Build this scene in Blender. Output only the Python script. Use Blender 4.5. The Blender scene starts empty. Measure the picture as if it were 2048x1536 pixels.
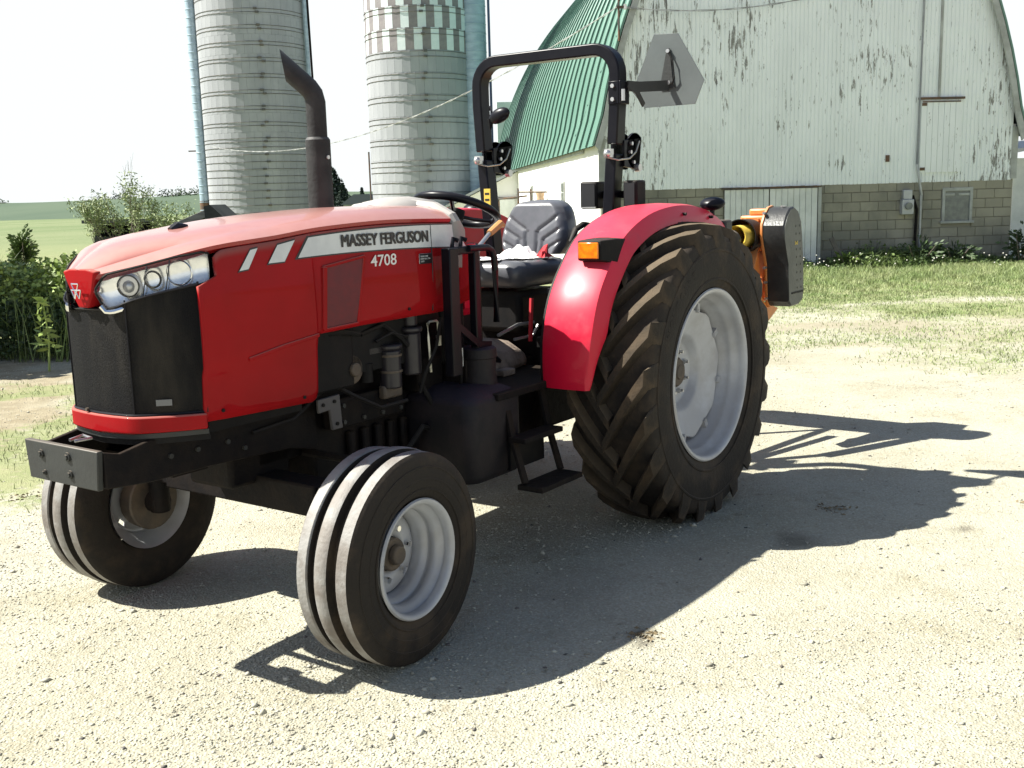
import bpy, bmesh, math, random
import numpy as np
from mathutils import Vector, Matrix, Euler
random.seed(7); RNG = np.random.default_rng(7)
SC = bpy.context.scene; COL = SC.collection
R = math.radians; PI = math.pi

# ------------------------------------------------------------------ camera, light, exposure
cam_d = bpy.data.cameras.new('camera'); cam = bpy.data.objects.new('camera', cam_d); COL.objects.link(cam)
cam_d.sensor_width = 36.0; cam_d.lens = 2129.7 / 2048 * 36.0; cam_d.clip_start = 0.1; cam_d.clip_end = 5000
PITCH, ROLL = R(-9.982), R(-1.6225)
fw = Vector((0, math.cos(PITCH), math.sin(PITCH))); rt = Vector((1, 0, 0)); up = rt.cross(fw)
r2 = math.cos(ROLL) * rt + math.sin(ROLL) * up; u2 = -math.sin(ROLL) * rt + math.cos(ROLL) * up
m = Matrix.Identity(4)
for i in range(3): m[i][0], m[i][1], m[i][2] = r2[i], u2[i], -fw[i]
m.translation = (0, 0, 1.716); cam.matrix_world = m
SC.camera = cam

SUN_EL, SUN_AZ = R(48.7), R(-179.5)          # direction towards the sun, azimuth from +X
sdir = Vector((math.cos(SUN_EL) * math.cos(SUN_AZ), math.cos(SUN_EL) * math.sin(SUN_AZ), math.sin(SUN_EL)))
wd = bpy.data.worlds.new('World'); SC.world = wd; wd.use_nodes = True
wn = wd.node_tree.nodes; wl = wd.node_tree.links
bgn = wn['Background']; sky = wn.new('ShaderNodeTexSky'); sky.sky_type = 'NISHITA'; sky.sun_disc = False
sky.sun_elevation = SUN_EL; sky.sun_rotation = R(90) - SUN_AZ
sky.air_density = 1.0; sky.dust_density = 1.0; sky.ozone_density = 1.0
# bright summer haze: the sky whitens evenly all round towards the horizon
wtc = wn.new('ShaderNodeTexCoord'); wsx = wn.new('ShaderNodeSeparateXYZ'); wl.new(wtc.outputs['Generated'], wsx.inputs[0])
wmr = wn.new('ShaderNodeMapRange'); wmr.interpolation_type = 'SMOOTHSTEP'; wl.new(wsx.outputs[2], wmr.inputs[0])
for i_, v_ in ((1, .17), (2, .33), (3, 1.0), (4, 0.0)): wmr.inputs[i_].default_value = v_
wmx = wn.new('ShaderNodeMix'); wmx.data_type = 'RGBA'; wl.new(wmr.outputs[0], wmx.inputs[0]); wl.new(sky.outputs[0], wmx.inputs[6])
wmx.inputs[7].default_value = (8.0, 8.4, 8.4, 1); wl.new(wmx.outputs[2], bgn.inputs[0]); bgn.inputs[1].default_value = 0.054
sl = bpy.data.lights.new('sun', 'SUN'); sl.energy = 5.0; sl.angle = R(0.5); sl.color = (1.0, 0.975, 0.885)
so = bpy.data.objects.new('sun', sl); COL.objects.link(so); so.rotation_euler = sdir.to_track_quat('Z', 'Y').to_euler()
so.location = (0, 0, 30)
vs = SC.view_settings; vs.view_transform = 'Standard'; vs.look = 'None'; vs.gamma = 1.0; vs.use_curve_mapping = False
vs.exposure = 1.2
SC.cycles.max_bounces = 6; SC.cycles.transparent_max_bounces = 6; SC.cycles.use_denoising = True

# ------------------------------------------------------------------ helpers
def tag(o, label=None, cat=None, group=None, kind=None):
    if label: o['label'] = label
    if cat: o['category'] = cat
    if group: o['group'] = group
    if kind: o['kind'] = kind
    return o

def empty(name, loc=(0, 0, 0), rz=0.0, parent=None):
    o = bpy.data.objects.new(name, None); COL.objects.link(o); o.location = loc; o.rotation_euler = (0, 0, rz)
    o.empty_display_size = .2
    if parent: o.parent = parent
    return o

def link(name, me, parent=None, loc=None, rot=None):
    o = bpy.data.objects.new(name, me); COL.objects.link(o)
    if parent: o.parent = parent
    if loc is not None: o.location = loc
    if rot is not None: o.rotation_euler = rot
    return o

def np_mesh(name, verts, faces, mats=(), smooth=False, attr=None):
    me = bpy.data.meshes.new(name); verts = np.asarray(verts, np.float32); faces = np.asarray(faces, np.int32)
    k = faces.shape[1]
    me.vertices.add(len(verts)); me.vertices.foreach_set('co', verts.ravel())
    me.loops.add(faces.size); me.loops.foreach_set('vertex_index', faces.ravel())
    me.polygons.add(len(faces)); me.polygons.foreach_set('loop_start', np.arange(0, faces.size, k, dtype=np.int32))
    if smooth: me.polygons.foreach_set('use_smooth', np.ones(len(faces), bool))
    if attr:
        for an, av in attr.items():
            a = me.attributes.new(an, 'FLOAT', 'POINT'); a.data.foreach_set('value', np.asarray(av, np.float32))
    me.update(calc_edges=True); me.validate()
    for q in mats: me.materials.append(q)
    return me

class MB:
    """collects simple shapes into one mesh"""
    def __init__(s): s.v = []; s.f = []; s.mi = []
    def add(s, vs_, fs, mi=0):
        b = len(s.v); s.v += [tuple(p) for p in vs_]
        for f in fs: s.f.append([i + b for i in f]); s.mi.append(mi)
        return s
    def box(s, c, d, mi=0, rot=None):
        x, y, z = [q / 2 for q in d]
        p = [Vector(q) for q in ((-x,-y,-z),(x,-y,-z),(x,y,-z),(-x,y,-z),(-x,-y,z),(x,-y,z),(x,y,z),(-x,y,z))]
        if rot is not None:
            e = Euler(rot).to_matrix() if not isinstance(rot, Matrix) else rot
            p = [e @ q for q in p]
        c = Vector(c)
        return s.add([q + c for q in p], [(0,3,2,1),(4,5,6,7),(0,1,5,4),(1,2,6,5),(2,3,7,6),(3,0,4,7)], mi)
    def bx(s, a, b, mi=0):
        return s.box([(a[i] + b[i]) / 2 for i in range(3)], [abs(b[i] - a[i]) for i in range(3)], mi)
    def loft(s, rings, closed=True, caps=True, mi=0, loop=False):
        n = len(rings[0]); vv = [p for r in rings for p in r]; ff = []
        m_ = len(rings); rr = m_ if loop else m_ - 1
        for i in range(rr):
            a, b = i * n, ((i + 1) % m_) * n
            for j in range(n if closed else n - 1):
                k = (j + 1) % n; ff.append((a + j, a + k, b + k, b + j))
        if caps and closed and not loop:
            ff.append(tuple(reversed(range(n)))); ff.append(tuple((m_ - 1) * n + j for j in range(n)))
        return s.add(vv, ff, mi)
    def cyl(s, p0, p1, r0, r1=None, n=16, mi=0, caps=True):
        r1 = r0 if r1 is None else r1
        p0, p1 = Vector(p0), Vector(p1); d = (p1 - p0).normalized()
        a = d.orthogonal().normalized(); b = d.cross(a)
        ring = lambda p, r: [p + r * (math.cos(t) * a + math.sin(t) * b) for t in [2 * PI * i / n for i in range(n)]]
        return s.loft([ring(p0, r0), ring(p1, r1)], True, caps, mi)
    def tube(s, pts, r, n=8, mi=0, rect=None, upv=(0, 0, 1), caps=True):
        pts = [Vector(p) for p in pts]; rings = []
        for i, p in enumerate(pts):
            d = ((pts[min(i + 1, len(pts) - 1)] - p).normalized() + (p - pts[max(i - 1, 0)]).normalized())
            d = d.normalized() if d.length > 1e-6 else Vector((0, 0, 1))
            u = Vector(upv); a = d.cross(u)
            if a.length < 1e-3: a = d.orthogonal()
            a.normalize(); b = a.cross(d)
            if 0 < i < len(pts) - 1:
                c_ = max(.5, (pts[i + 1] - p).normalized().dot(d))
            else: c_ = 1
            if rect:
                w, h = rect
                rings.append([p + a * x / c_ ** .5 * w / 2 + b * y / c_ ** .5 * h / 2 for x, y in ((-1,-1),(1,-1),(1,1),(-1,1))])
            else:
                rr = r[i] if isinstance(r, (list, tuple)) else r
                rings.append([p + rr * (math.cos(t) * a + math.sin(t) * b) for t in [2 * PI * k / n for k in range(n)]])
        return s.loft(rings, True, caps, mi)
    def lathe(s, prof, o=(0, 0, 0), axis='y', n=32, mi=0, a0=0, a1=2 * PI, closed_prof=False):
        full = abs(a1 - a0 - 2 * PI) < 1e-6; rings = []
        for i in range(n if full else n + 1):
            t = a0 + (a1 - a0) * i / n; c_, s_ = math.cos(t), math.sin(t); q = []
            for r, h in prof:
                if axis == 'y': q.append((o[0] + r * c_, o[1] + h, o[2] + r * s_))
                elif axis == 'z': q.append((o[0] + r * c_, o[1] + r * s_, o[2] + h))
                else: q.append((o[0] + h, o[1] + r * c_, o[2] + r * s_))
            rings.append(q)
        return s.loft(rings, closed_prof, False, mi, loop=full)
    def prism(s, poly, lo, hi, axis='y', mi=0):
        n = len(poly)
        def P(u, w, h): return (u, h, w) if axis == 'y' else ((h, u, w) if axis == 'x' else (u, w, h))
        vv = [P(u, w, lo) for u, w in poly] + [P(u, w, hi) for u, w in poly]
        ff = [tuple(range(n)), tuple(range(2 * n - 1, n - 1, -1))]
        for i in range(n): ff.append((i, (i + 1) % n, n + (i + 1) % n, n + i))
        return s.add(vv, ff, mi)
    def ball(s, c, r, n=12, m_=8, mi=0, rot=None):
        r = (r, r, r) if not isinstance(r, (tuple, list)) else r; rings = []
        e = Euler(rot).to_matrix() if rot else Matrix.Identity(3)
        for i in range(1, m_):
            t = PI * i / m_
            rings.append([Vector(c) + e @ Vector((r[0] * math.sin(t) * math.cos(2 * PI * j / n), r[1] * math.sin(t) * math.sin(2 * PI * j / n), r[2] * math.cos(t))) for j in range(n)])
        return s.loft(rings, True, True, mi)
    def mesh(s, name, mats, ang=38):
        me = bpy.data.meshes.new(name); me.from_pydata(s.v, [], s.f)
        mats = mats if isinstance(mats, (list, tuple)) else [mats]
        for q in mats: me.materials.append(q)
        me.polygons.foreach_set('material_index', s.mi)
        bm = bmesh.new(); bm.from_mesh(me); bmesh.ops.recalc_face_normals(bm, faces=bm.faces); bm.to_mesh(me); bm.free()
        if ang: 
            me.polygons.foreach_set('use_smooth', [True] * len(me.polygons)); me.set_sharp_from_angle(angle=R(ang))
        me.update(); return me
    def build(s, name, mats, parent=None, bevel=0, ang=38, seg=2, loc=None, rot=None):
        o = link(name, s.mesh(name, mats, ang), parent, loc, rot)
        if bevel:
            b = o.modifiers.new('bevel', 'BEVEL'); b.width = bevel; b.segments = seg; b.limit_method = 'ANGLE'; b.angle_limit = R(35)
            b.harden_normals = False
        return o

def vnoise(x, y, sc=1.0, seed=0):
    x = np.asarray(x, float) * sc; y = np.asarray(y, float) * sc
    xi = np.floor(x).astype(np.int64); yi = np.floor(y).astype(np.int64); fx = x - xi; fy = y - yi
    def h(a, b):
        n = (a * 374761393 + b * 668265263 + seed * 974634777) & 0x7fffffff
        n = (n ^ (n >> 13)) * 1274126177 & 0x7fffffff
        return ((n ^ (n >> 16)) & 0xffff) / 65535.0
    fx = fx * fx * (3 - 2 * fx); fy = fy * fy * (3 - 2 * fy)
    return (h(xi, yi) * (1 - fx) + h(xi + 1, yi) * fx) * (1 - fy) + (h(xi, yi + 1) * (1 - fx) + h(xi + 1, yi + 1) * fx) * fy
def fbm(x, y, sc=1.0, seed=0, o=4):
    t = 0; a = .5; n = 0
    for i in range(o): t = t + a * vnoise(x, y, sc * 2 ** i, seed + i * 17); n += a; a *= .5
    return t / n

# ------------------------------------------------------------------ materials
def mat(name, col, rough=.5, metal=0.0, col2=None, ns=6.0, detail=6, lo=.35, hi=.65, bump=0.0, bs=40.0, coat=0.0,
        dust=None, stretch=None, rough2=None, coord='Object', rnd=0.0, island=0.0, spec=None, trans=0.0, alpha=None):
    """noise-mixed principled; dust=(amount, colour) settles on upward faces; rnd/island vary value per object/piece"""
    M = bpy.data.materials.new(name); M.use_nodes = True; N = M.node_tree.nodes; L = M.node_tree.links
    p = N['Principled BSDF']; p.inputs['Roughness'].default_value = rough; p.inputs['Metallic'].default_value = metal
    if spec is not None: p.inputs['Specular IOR Level'].default_value = spec
    if coat: p.inputs['Coat Weight'].default_value = coat; p.inputs['Coat Roughness'].default_value = .04
    tc = N.new('ShaderNodeTexCoord'); src = N.new('ShaderNodeNewGeometry').outputs['Position'] if coord == 'World' else tc.outputs[coord]
    if stretch:
        mp = N.new('ShaderNodeMapping'); mp.inputs['Scale'].default_value = stretch; L.new(src, mp.inputs[0]); src = mp.outputs[0]
    cur = None
    def rgb(c): return (*c, 1)
    def noise(sc, det=detail, r_=.6):
        n = N.new('ShaderNodeTexNoise'); n.inputs['Scale'].default_value = sc; n.inputs['Detail'].default_value = det; n.inputs['Roughness'].default_value = r_
        L.new(src, n.inputs['Vector']); return n.outputs['Fac']
    def ramp(x, a, b):
        q = N.new('ShaderNodeMapRange'); q.inputs[1].default_value = a; q.inputs[2].default_value = b; q.interpolation_type = 'SMOOTHSTEP'
        L.new(x, q.inputs[0]); return q.outputs[0]
    def mix(f, a, b):
        q = N.new('ShaderNodeMix'); q.data_type = 'RGBA'
        if isinstance(f, float): q.inputs[0].default_value = f
        else: L.new(f, q.inputs[0])
        for i, v in ((6, a), (7, b)):
            if isinstance(v, tuple): q.inputs[i].default_value = rgb(v)
            else: L.new(v, q.inputs[i])
        return q.outputs[2]
    def mul(a, b):
        q = N.new('ShaderNodeMath'); q.operation = 'MULTIPLY'
        for i, v in ((0, a), (1, b)):
            if isinstance(v, (int, float)): q.inputs[i].default_value = v
            else: L.new(v, q.inputs[i])
        return q.outputs[0]
    cur = col
    if col2 is not None:
        f = ramp(noise(ns), lo, hi); cur = mix(f, col, col2)
        if rough2 is not None:
            q = N.new('ShaderNodeMapRange'); q.inputs[3].default_value = rough; q.inputs[4].default_value = rough2; L.new(f, q.inputs[0]); L.new(q.outputs[0], p.inputs['Roughness'])
    if rnd or island:
        if rnd: oi = N.new('ShaderNodeObjectInfo').outputs['Random']; a_ = rnd
        else: oi = N.new('ShaderNodeNewGeometry').outputs['Random Per Island']; a_ = island
        q = N.new('ShaderNodeMapRange'); q.inputs[3].default_value = 1 - a_; q.inputs[4].default_value = 1 + a_; L.new(oi, q.inputs[0])
        h = N.new('ShaderNodeHueSaturation')
        if isinstance(cur, tuple): h.inputs['Color'].default_value = rgb(cur)
        else: L.new(cur, h.inputs['Color'])
        L.new(q.outputs[0], h.inputs['Value']); cur = h.outputs[0]
    if dust:
        g = N.new('ShaderNodeNewGeometry'); sx = N.new('ShaderNodeSeparateXYZ'); L.new(g.outputs['Normal'], sx.inputs[0])
        u = ramp(sx.outputs[2], .0, .9); nf = ramp(noise(22.0), .1, .8)
        q = N.new('ShaderNodeMapRange'); q.inputs[3].default_value = .86; q.inputs[4].default_value = 1.0; L.new(nf, q.inputs[0])
        base = dust[2] if len(dust) > 2 else .12
        a = N.new('ShaderNodeMapRange'); a.inputs[3].default_value = base; a.inputs[4].default_value = dust[0]; L.new(u, a.inputs[0])
        fac = mul(a.outputs[0], q.outputs[0]); cur = mix(fac, cur, dust[1])
    if isinstance(cur, tuple): p.inputs['Base Color'].default_value = rgb(cur)
    else: L.new(cur, p.inputs['Base Color'])
    if bump:
        b = N.new('ShaderNodeBump'); b.inputs['Strength'].default_value = bump; b.inputs['Distance'].default_value = .02
        L.new(noise(bs, 5), b.inputs['Height']); L.new(b.outputs[0], p.inputs['Normal'])
    if trans: p.inputs['Transmission Weight'].default_value = trans
    if alpha is not None: p.inputs['Alpha'].default_value = alpha
    return M

DUST = (.42, .33, .24)
RED = mat('red_paint', (.31, .004, .008), .28, 0, (.26, .004, .007), 3, coat=.16, dust=(.30, (.66, .46, .38), .012), spec=.0)
REDH = mat('hood_red', (.30, .010, .012), .30, 0, (.27, .010, .012), 3, coat=.6, dust=(.50, (.70, .48, .41), .0), spec=.3)  # dust on upward faces also carries sky glare put into the colour
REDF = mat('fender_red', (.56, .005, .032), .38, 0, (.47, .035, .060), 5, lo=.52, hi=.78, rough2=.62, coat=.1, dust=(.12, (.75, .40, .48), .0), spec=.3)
REDV = mat('vent_red', (.13, .006, .010), .6, 0, (.10, .006, .01), 30)
BAND = mat('decal_silver', (.60, .62, .62), .35, .15, (.52, .54, .55), 8)
BLACKP = mat('black_print', (.012, .012, .014), .4)
CHROME = mat('chrome', (.8, .8, .8), .12, 1.0)
GREYM = mat('grey_metal', (.020, .024, .025), .55, .1, (.015, .018, .019), 8, dust=(.25, DUST, .015), bump=.1, bs=60)
DARKM = mat('dark_engine', (.007, .0065, .0075), .6, .0, (.014, .011, .010), 9, dust=(.14, (.16, .12, .08), .01), bump=.25, bs=30, spec=.1)
BLACKPL = mat('black_plastic', (.008, .008, .009), .55, 0, (.012, .011, .011), 12, dust=(.12, (.30, .26, .22), .004), spec=.12, bump=.12, bs=150)
TANKM = mat('tank_plastic', (.006, .0055, .0075), .65, 0, (.016, .012, .013), 8, dust=(.18, (.10, .08, .12), .01), spec=.3, bump=.12, bs=80)
BLACKG = mat('black_paint', (.004, .004, .007), .33, 0, (.007, .007, .010), 7, dust=(.04, (.35, .33, .34), .0), spec=.18)
GRILLE = mat('grille_mesh', (.007, .007, .008), .6, 0, (.045, .039, .031), 5, lo=.45, hi=.85, stretch=(1, 1, .25), spec=.12, bump=.5, bs=420)
TYRE = mat('tyre_rubber', (.010, .0085, .008), .8, 0, (.038, .027, .018), 5, lo=.46, hi=.68, dust=(.22, (.20, .15, .10), .04), spec=.3, bump=.2, bs=45)
LUG = mat('lug_rubber', (.013, .0105, .009), .8, 0, (.062, .042, .025), 6, lo=.42, hi=.70, dust=(.40, (.26, .20, .13), .05), spec=.3, bump=.25, bs=40, rnd=.25)
TREADG = mat('rib_tread', (.24, .235, .225), .65, 0, (.13, .11, .095), 9, dust=(.30, (.42, .40, .37), .10), bump=.2, bs=60)
RIM = mat('rim_silver', (.43, .455, .50), .42, .15, (.35, .36, .385), 6, dust=(.25, (.45, .38, .30), .10), bump=.05, bs=30)
HUBM = mat('hub_dark', (.035, .03, .028), .6, .2, (.075, .056, .04), 12, dust=(.3, DUST, .1), bump=.2)
VINYL = mat('seat_vinyl', (.085, .088, .100), .33, 0, (.10, .10, .115), 20, bump=.06, bs=250, dust=(.06, (.5, .5, .5), .01))
DASHG = mat('dash_grey', (.27, .26, .25), .55, 0, (.23, .22, .21), 8, dust=(.4, (.6, .55, .5), .1))
TAN = mat('dusty_floor', (.32, .25, .20), .85, 0, (.10, .07, .055), 7, bump=.4, bs=30)
AMBER = mat('amber_lens', (.75, .22, .01), .15, 0, (.55, .13, .01), 40, coat=.5)
WOODK = mat('tan_knob', (.55, .27, .10), .5)
SIGNB = mat('sign_aluminium', (.10, .115, .115), .5, .2, (.085, .098, .098), 5, bump=.03)
ORANGE = mat('orange_paint', (.62, .20, .03), .42, 0, (.50, .16, .03), 8, dust=(.35, (.7, .5, .35), .06))
YELLOW = mat('yellow_guard', (.62, .45, .06), .5, 0, (.5, .35, .05), 10)
WHITEP = mat('white_paper', (.8, .8, .8), .7)
REDC = mat('red_cloth', (.5, .02, .03), .8)
STEEL = mat('bright_steel', (.55, .55, .55), .3, .8)
YSTICK = mat('yellow_sticker', (.6, .42, .06), .5)
LABELW = mat('white_label', (.6, .6, .6), .5)
# lens glass: clear, mostly transparent shell
LENS = bpy.data.materials.new('lens_glass'); LENS.use_nodes = True
_n = LENS.node_tree.nodes; _l = LENS.node_tree.links; _n.remove(_n['Principled BSDF'])
_t = _n.new('ShaderNodeBsdfTransparent'); _g = _n.new('ShaderNodeBsdfGlossy'); _g.inputs['Roughness'].default_value = .05
_m = _n.new('ShaderNodeMixShader'); _f = _n.new('ShaderNodeFresnel'); _f.inputs[0].default_value = 1.5
_l.new(_f.outputs[0], _m.inputs[0]); _l.new(_t.outputs[0], _m.inputs[1]); _l.new(_g.outputs[0], _m.inputs[2]); _l.new(_m.outputs[0], _n['Material Output'].inputs[0])

# ------------------------------------------------------------------ ground masks shared by sheet and blades
def grass_mask(x, y):
    x = np.asarray(x, float); y = np.asarray(y, float)
    n1 = fbm(x * .55, y, .30, 3); n2 = fbm(x, y, .9, 11)
    right = np.clip((y - 11.3 + (n1 - .5) * 10 + (n2 - .5) * 5 - .10 * (x - 6)) / 4.5, 0, 1)
    strip = np.clip(1 - np.abs(y - 15.3 - .10 * x - 1.2 * (n1 - .5)) / .55, 0, 1) * np.clip((fbm(x, y, .35, 29) - .36) * 6, 0, 1)
    right = right * (1 - .6 * strip)
    far = np.clip((y - 18.0) / 1.2, 0, 1); right = np.maximum(right, far)
    left = np.clip((-x - 2.35 - .10 * (y - 6) + (n2 - .5) * 2.2) / .8, 0, 1) * np.clip((n2 - .47) * 7, 0, 1) * np.clip((y - 5.0) / 1.5, 0, 1) * .75
    left = left * np.clip((11.2 - y) / .8 + .25, 0, 1)
    bank = np.clip((y - 12.2) / 1.0, 0, 1)
    l = np.where(y > 12.2, np.maximum(left, bank), left)
    w = np.clip((x + 2.0) / 2.0, 0, 1)
    return l * (1 - w) + right * w

def ground_h(x, y):
    x = np.asarray(x, float); y = np.asarray(y, float)
    near = np.clip((70 - y) / 20, 0, 1)
    h = (fbm(x, y, .5, 5) - .5) * .05 + (fbm(x, y, 3.0, 9, 3) - .5) * .022
    off = np.clip((np.hypot(x - .2, y - 6.0) - 2.6) / 2.0, 0.25, 1)      # flatter where the tractor stands
    return h * near * off + .003

def axis(a, b, step, lo, hi, g=1.28):
    mid = list(np.arange(a, b, step)); s = step; l = []; q = a
    while q > lo: s *= g; q -= s; l.append(q)
    s = step; r_ = []; q = mid[-1]
    while q < hi: s *= g; q += s; r_.append(q)
    return np.array(l[::-1] + mid + r_)
xs = axis(-7, 12, .085, -2500, 2500, 1.12); ys = axis(2.0, 22, .085, -60, 4000, 1.12)
GX, GY = np.meshgrid(xs, ys); gx, gy = GX.ravel(), GY.ravel()
nx, ny = len(xs), len(ys); ii = np.arange(nx * ny).reshape(ny, nx)
gf = np.stack([ii[:-1, :-1].ravel(), ii[:-1, 1:].ravel(), ii[1:, 1:].ravel(), ii[1:, :-1].ravel()], 1)

def ground_material():
    M = bpy.data.materials.new('gravel_and_turf'); M.use_nodes = True; N = M.node_tree.nodes; L = M.node_tree.links
    p = N['Principled BSDF']; p.inputs['Roughness'].default_value = .95; p.inputs['Specular IOR Level'].default_value = .15
    tc = N.new('ShaderNodeTexCoord'); src = tc.outputs['Object']
    def noise(sc, det=6, r_=.6):
        n = N.new('ShaderNodeTexNoise'); n.inputs['Scale'].default_value = sc; n.inputs['Detail'].default_value = det; n.inputs['Roughness'].default_value = r_
        L.new(src, n.inputs['Vector']); return n.outputs['Fac']
    def rng(x, a, b, c=0., d=1.):
        q = N.new('ShaderNodeMapRange'); q.interpolation_type = 'SMOOTHSTEP'
        for i, v in ((1, a), (2, b), (3, c), (4, d)): q.inputs[i].default_value = v
        L.new(x, q.inputs[0]); return q.outputs[0]
    def mix(f, a, b, mode='MIX'):
        q = N.new('ShaderNodeMix'); q.data_type = 'RGBA'; q.blend_type = mode
        for i, v in ((0, f), (6, a), (7, b)):
            if isinstance(v, tuple): q.inputs[i].default_value = (*v, 1)
            elif isinstance(v, float): q.inputs[i].default_value = v
            else: L.new(v, q.inputs[i])
        return q.outputs[2]
    vor = N.new('ShaderNodeTexVoronoi'); vor.inputs['Scale'].default_value = 95; vor.inputs['Randomness'].default_value = 1; L.new(src, vor.inputs['Vector'])
    vor2 = N.new('ShaderNodeTexVoronoi'); vor2.inputs['Scale'].default_value = 24; L.new(src, vor2.inputs['Vector'])
    gravel = mix(rng(noise(1.3), .3, .7), (.335, .318, .243), (.44, .428, .342))
    gravel = mix(rng(noise(.45, 4), .42, .72), gravel, (.43, .422, .35))
    gravel = mix(rng(noise(.8, 5, .65), .50, .70, 0, .6), gravel, (.27, .245, .165))
    gravel = mix(rng(noise(3.2, 6, .7), .56, .72, 0, .45), gravel, (.235, .21, .14))
    bw = N.new('ShaderNodeSeparateColor'); L.new(vor.outputs['Color'], bw.inputs[0])
    gravel = mix(rng(bw.outputs[0], 0, 1, .0, .5), gravel, mix(rng(bw.outputs[1], 0., 1.), (.33, .295, .21), (.58, .55, .44)))
    gravel = mix(rng(vor.outputs['Distance'], .35, .75, 0, .25), gravel, (.20, .17, .12))
    gravel = mix(rng(noise(9, 5), .60, .74, 0, .55), gravel, (.22, .185, .13))
    a = N.new('ShaderNodeAttribute'); a.attribute_name = 'dirt'
    gravel = mix(rng(a.outputs['Fac'], 0, 1), gravel, mix(rng(noise(6), .3, .7), (.25, .21, .14), (.34, .295, .205)))
    a2 = N.new('ShaderNodeAttribute'); a2.attribute_name = 'grass'
    turf = mix(rng(noise(2.5), .3, .7), (.20, .235, .10), (.28, .29, .15))
    ga = N.new('ShaderNodeMath'); ga.operation = 'ADD'; L.new(a2.outputs['Fac'], ga.inputs[0])
    L.new(rng(noise(14, 4), 0, 1, -.5, .5), ga.inputs[1])
    col = mix(rng(ga.outputs[0], .25, .75, 0, .9), gravel, turf)
    sx = N.new('ShaderNodeSeparateXYZ'); L.new(src, sx.inputs[0])
    far = mix(rng(noise(.05, 3), .35, .65), (.14, .185, .085), (.20, .23, .12))
    col = mix(rng(sx.outputs[1], 30, 60), col, far)
    st = N.new('ShaderNodeAttribute'); st.attribute_name = 'stain'
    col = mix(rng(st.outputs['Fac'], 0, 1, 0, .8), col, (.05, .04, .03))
    L.new(col, p.inputs['Base Color'])
    b = N.new('ShaderNodeBump'); b.inputs['Strength'].default_value = .5; b.inputs['Distance'].default_value = .008
    ad = N.new('ShaderNodeMath'); ad.operation = 'ADD'; L.new(rng(vor.outputs['Distance'], 0, .7, 1, 0), ad.inputs[0]); 
    ad2 = N.new('ShaderNodeMath'); ad2.operation = 'ADD'; L.new(noise(30, 5), ad2.inputs[0]); L.new(rng(vor2.outputs['Distance'], 0, .6, .7, 0), ad2.inputs[1])
    L.new(ad2.outputs[0], ad.inputs[1]); L.new(ad.outputs[0], b.inputs['Height']); L.new(b.outputs[0], p.inputs['Normal'])
    return M
gm = grass_mask(gx, gy)
dirt = np.clip((-gx - 1.9 + (fbm(gx, gy, .8, 41) - .5) * 2) / 1.4, 0, 1) * np.clip((gy - 5.0) / 2.5, 0, 1) * np.clip((fbm(gx, gy, 1.6, 43) - .35) * 3, 0, 1)
dirt = np.maximum(dirt, np.clip((fbm(gx * .6, gy, .9, 47) - .47) * 5, 0, 1) * np.clip((gy - 9.0) / 3, 0, 1) * .5)
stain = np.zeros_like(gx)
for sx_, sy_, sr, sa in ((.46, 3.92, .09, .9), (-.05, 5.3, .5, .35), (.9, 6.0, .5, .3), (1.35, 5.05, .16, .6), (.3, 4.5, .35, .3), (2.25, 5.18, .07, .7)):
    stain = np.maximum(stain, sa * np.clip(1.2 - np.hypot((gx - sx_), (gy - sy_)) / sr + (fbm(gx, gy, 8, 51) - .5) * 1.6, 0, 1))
ground = link('ground', np_mesh('ground', np.stack([gx, gy, ground_h(gx, gy)], 1), gf, [ground_material()], True, {'grass': gm, 'dirt': dirt, 'stain': stain}))
tag(ground, 'pale gravel farmyard ground with dirt and grass patches', kind='structure')

def inview(x, y, mrg=.25):
    return np.abs(x) < (y * (1024 / 2129.7) * (1 + mrg) + 1.4)

# gravel stones
def stones(n, ymin, ymax, rlo, rhi, seed):
    g = np.random.default_rng(seed)
    y = ymin * (ymax / ymin) ** g.random(n); x = (g.random(n) * 2 - 1) * (y * .55 + .8)
    dn = fbm(x, y, 1.1, 61); k = (g.random(n) < np.clip((dn - .30) * 2.6, .12, 1)) & (g.random(n) > grass_mask(x, y) * 1.1)
    x, y = x[k], y[k]; n = len(x); r_ = rlo + (rhi - rlo) * g.random(n) ** 2.5
    z = ground_h(x, y) + r_ * .12
    base = np.array([(1,0,0),(0,1,0),(-1,0,0),(0,-1,0),(0,0,1),(0,0,-.6)], float)
    v = base[None] * (.65 + .6 * g.random((n, 6, 1))) + g.normal(0, .12, (n, 6, 3))
    v *= (r_[:, None] * np.stack([np.ones(n) * 1.25, np.ones(n) * .9, .5 + .3 * g.random(n)], 1))[:, None, :]
    t = g.random(n) * 2 * PI; c_, s_ = np.cos(t)[:, None], np.sin(t)[:, None]
    vx = v[..., 0] * c_ - v[..., 1] * s_; vy = v[..., 0] * s_ + v[..., 1] * c_
    V = np.stack([vx + x[:, None], vy + y[:, None], v[..., 2] + z[:, None]], 2).reshape(-1, 3)
    f = np.array([(0,1,4),(1,2,4),(2,3,4),(3,0,4),(1,0,5),(2,1,5),(3,2,5),(0,3,5)])
    F = (f[None] + (np.arange(n) * 6)[:, None, None]).reshape(-1, 3)
    return V, F
STONE = mat('limestone_chips', (.46, .445, .365), .9, 0, (.35, .33, .26), 9, island=.30)
V1, F1 = stones(88000, 2.7, 12.5, .0032, .0085, 1); V2, F2 = stones(1100, 2.7, 12.0, .009, .019, 2)
tag(link('gravel', np_mesh('gravel', np.vstack([V1, V2]), np.vstack([F1, F2 + len(V1)]), [STONE])), 'loose pale limestone gravel chips scattered over the yard', kind='stuff')
DSTONE = mat('dark_stone', (.10, .095, .09), .9, 0, (.16, .14, .12), 9, island=.4)
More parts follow.
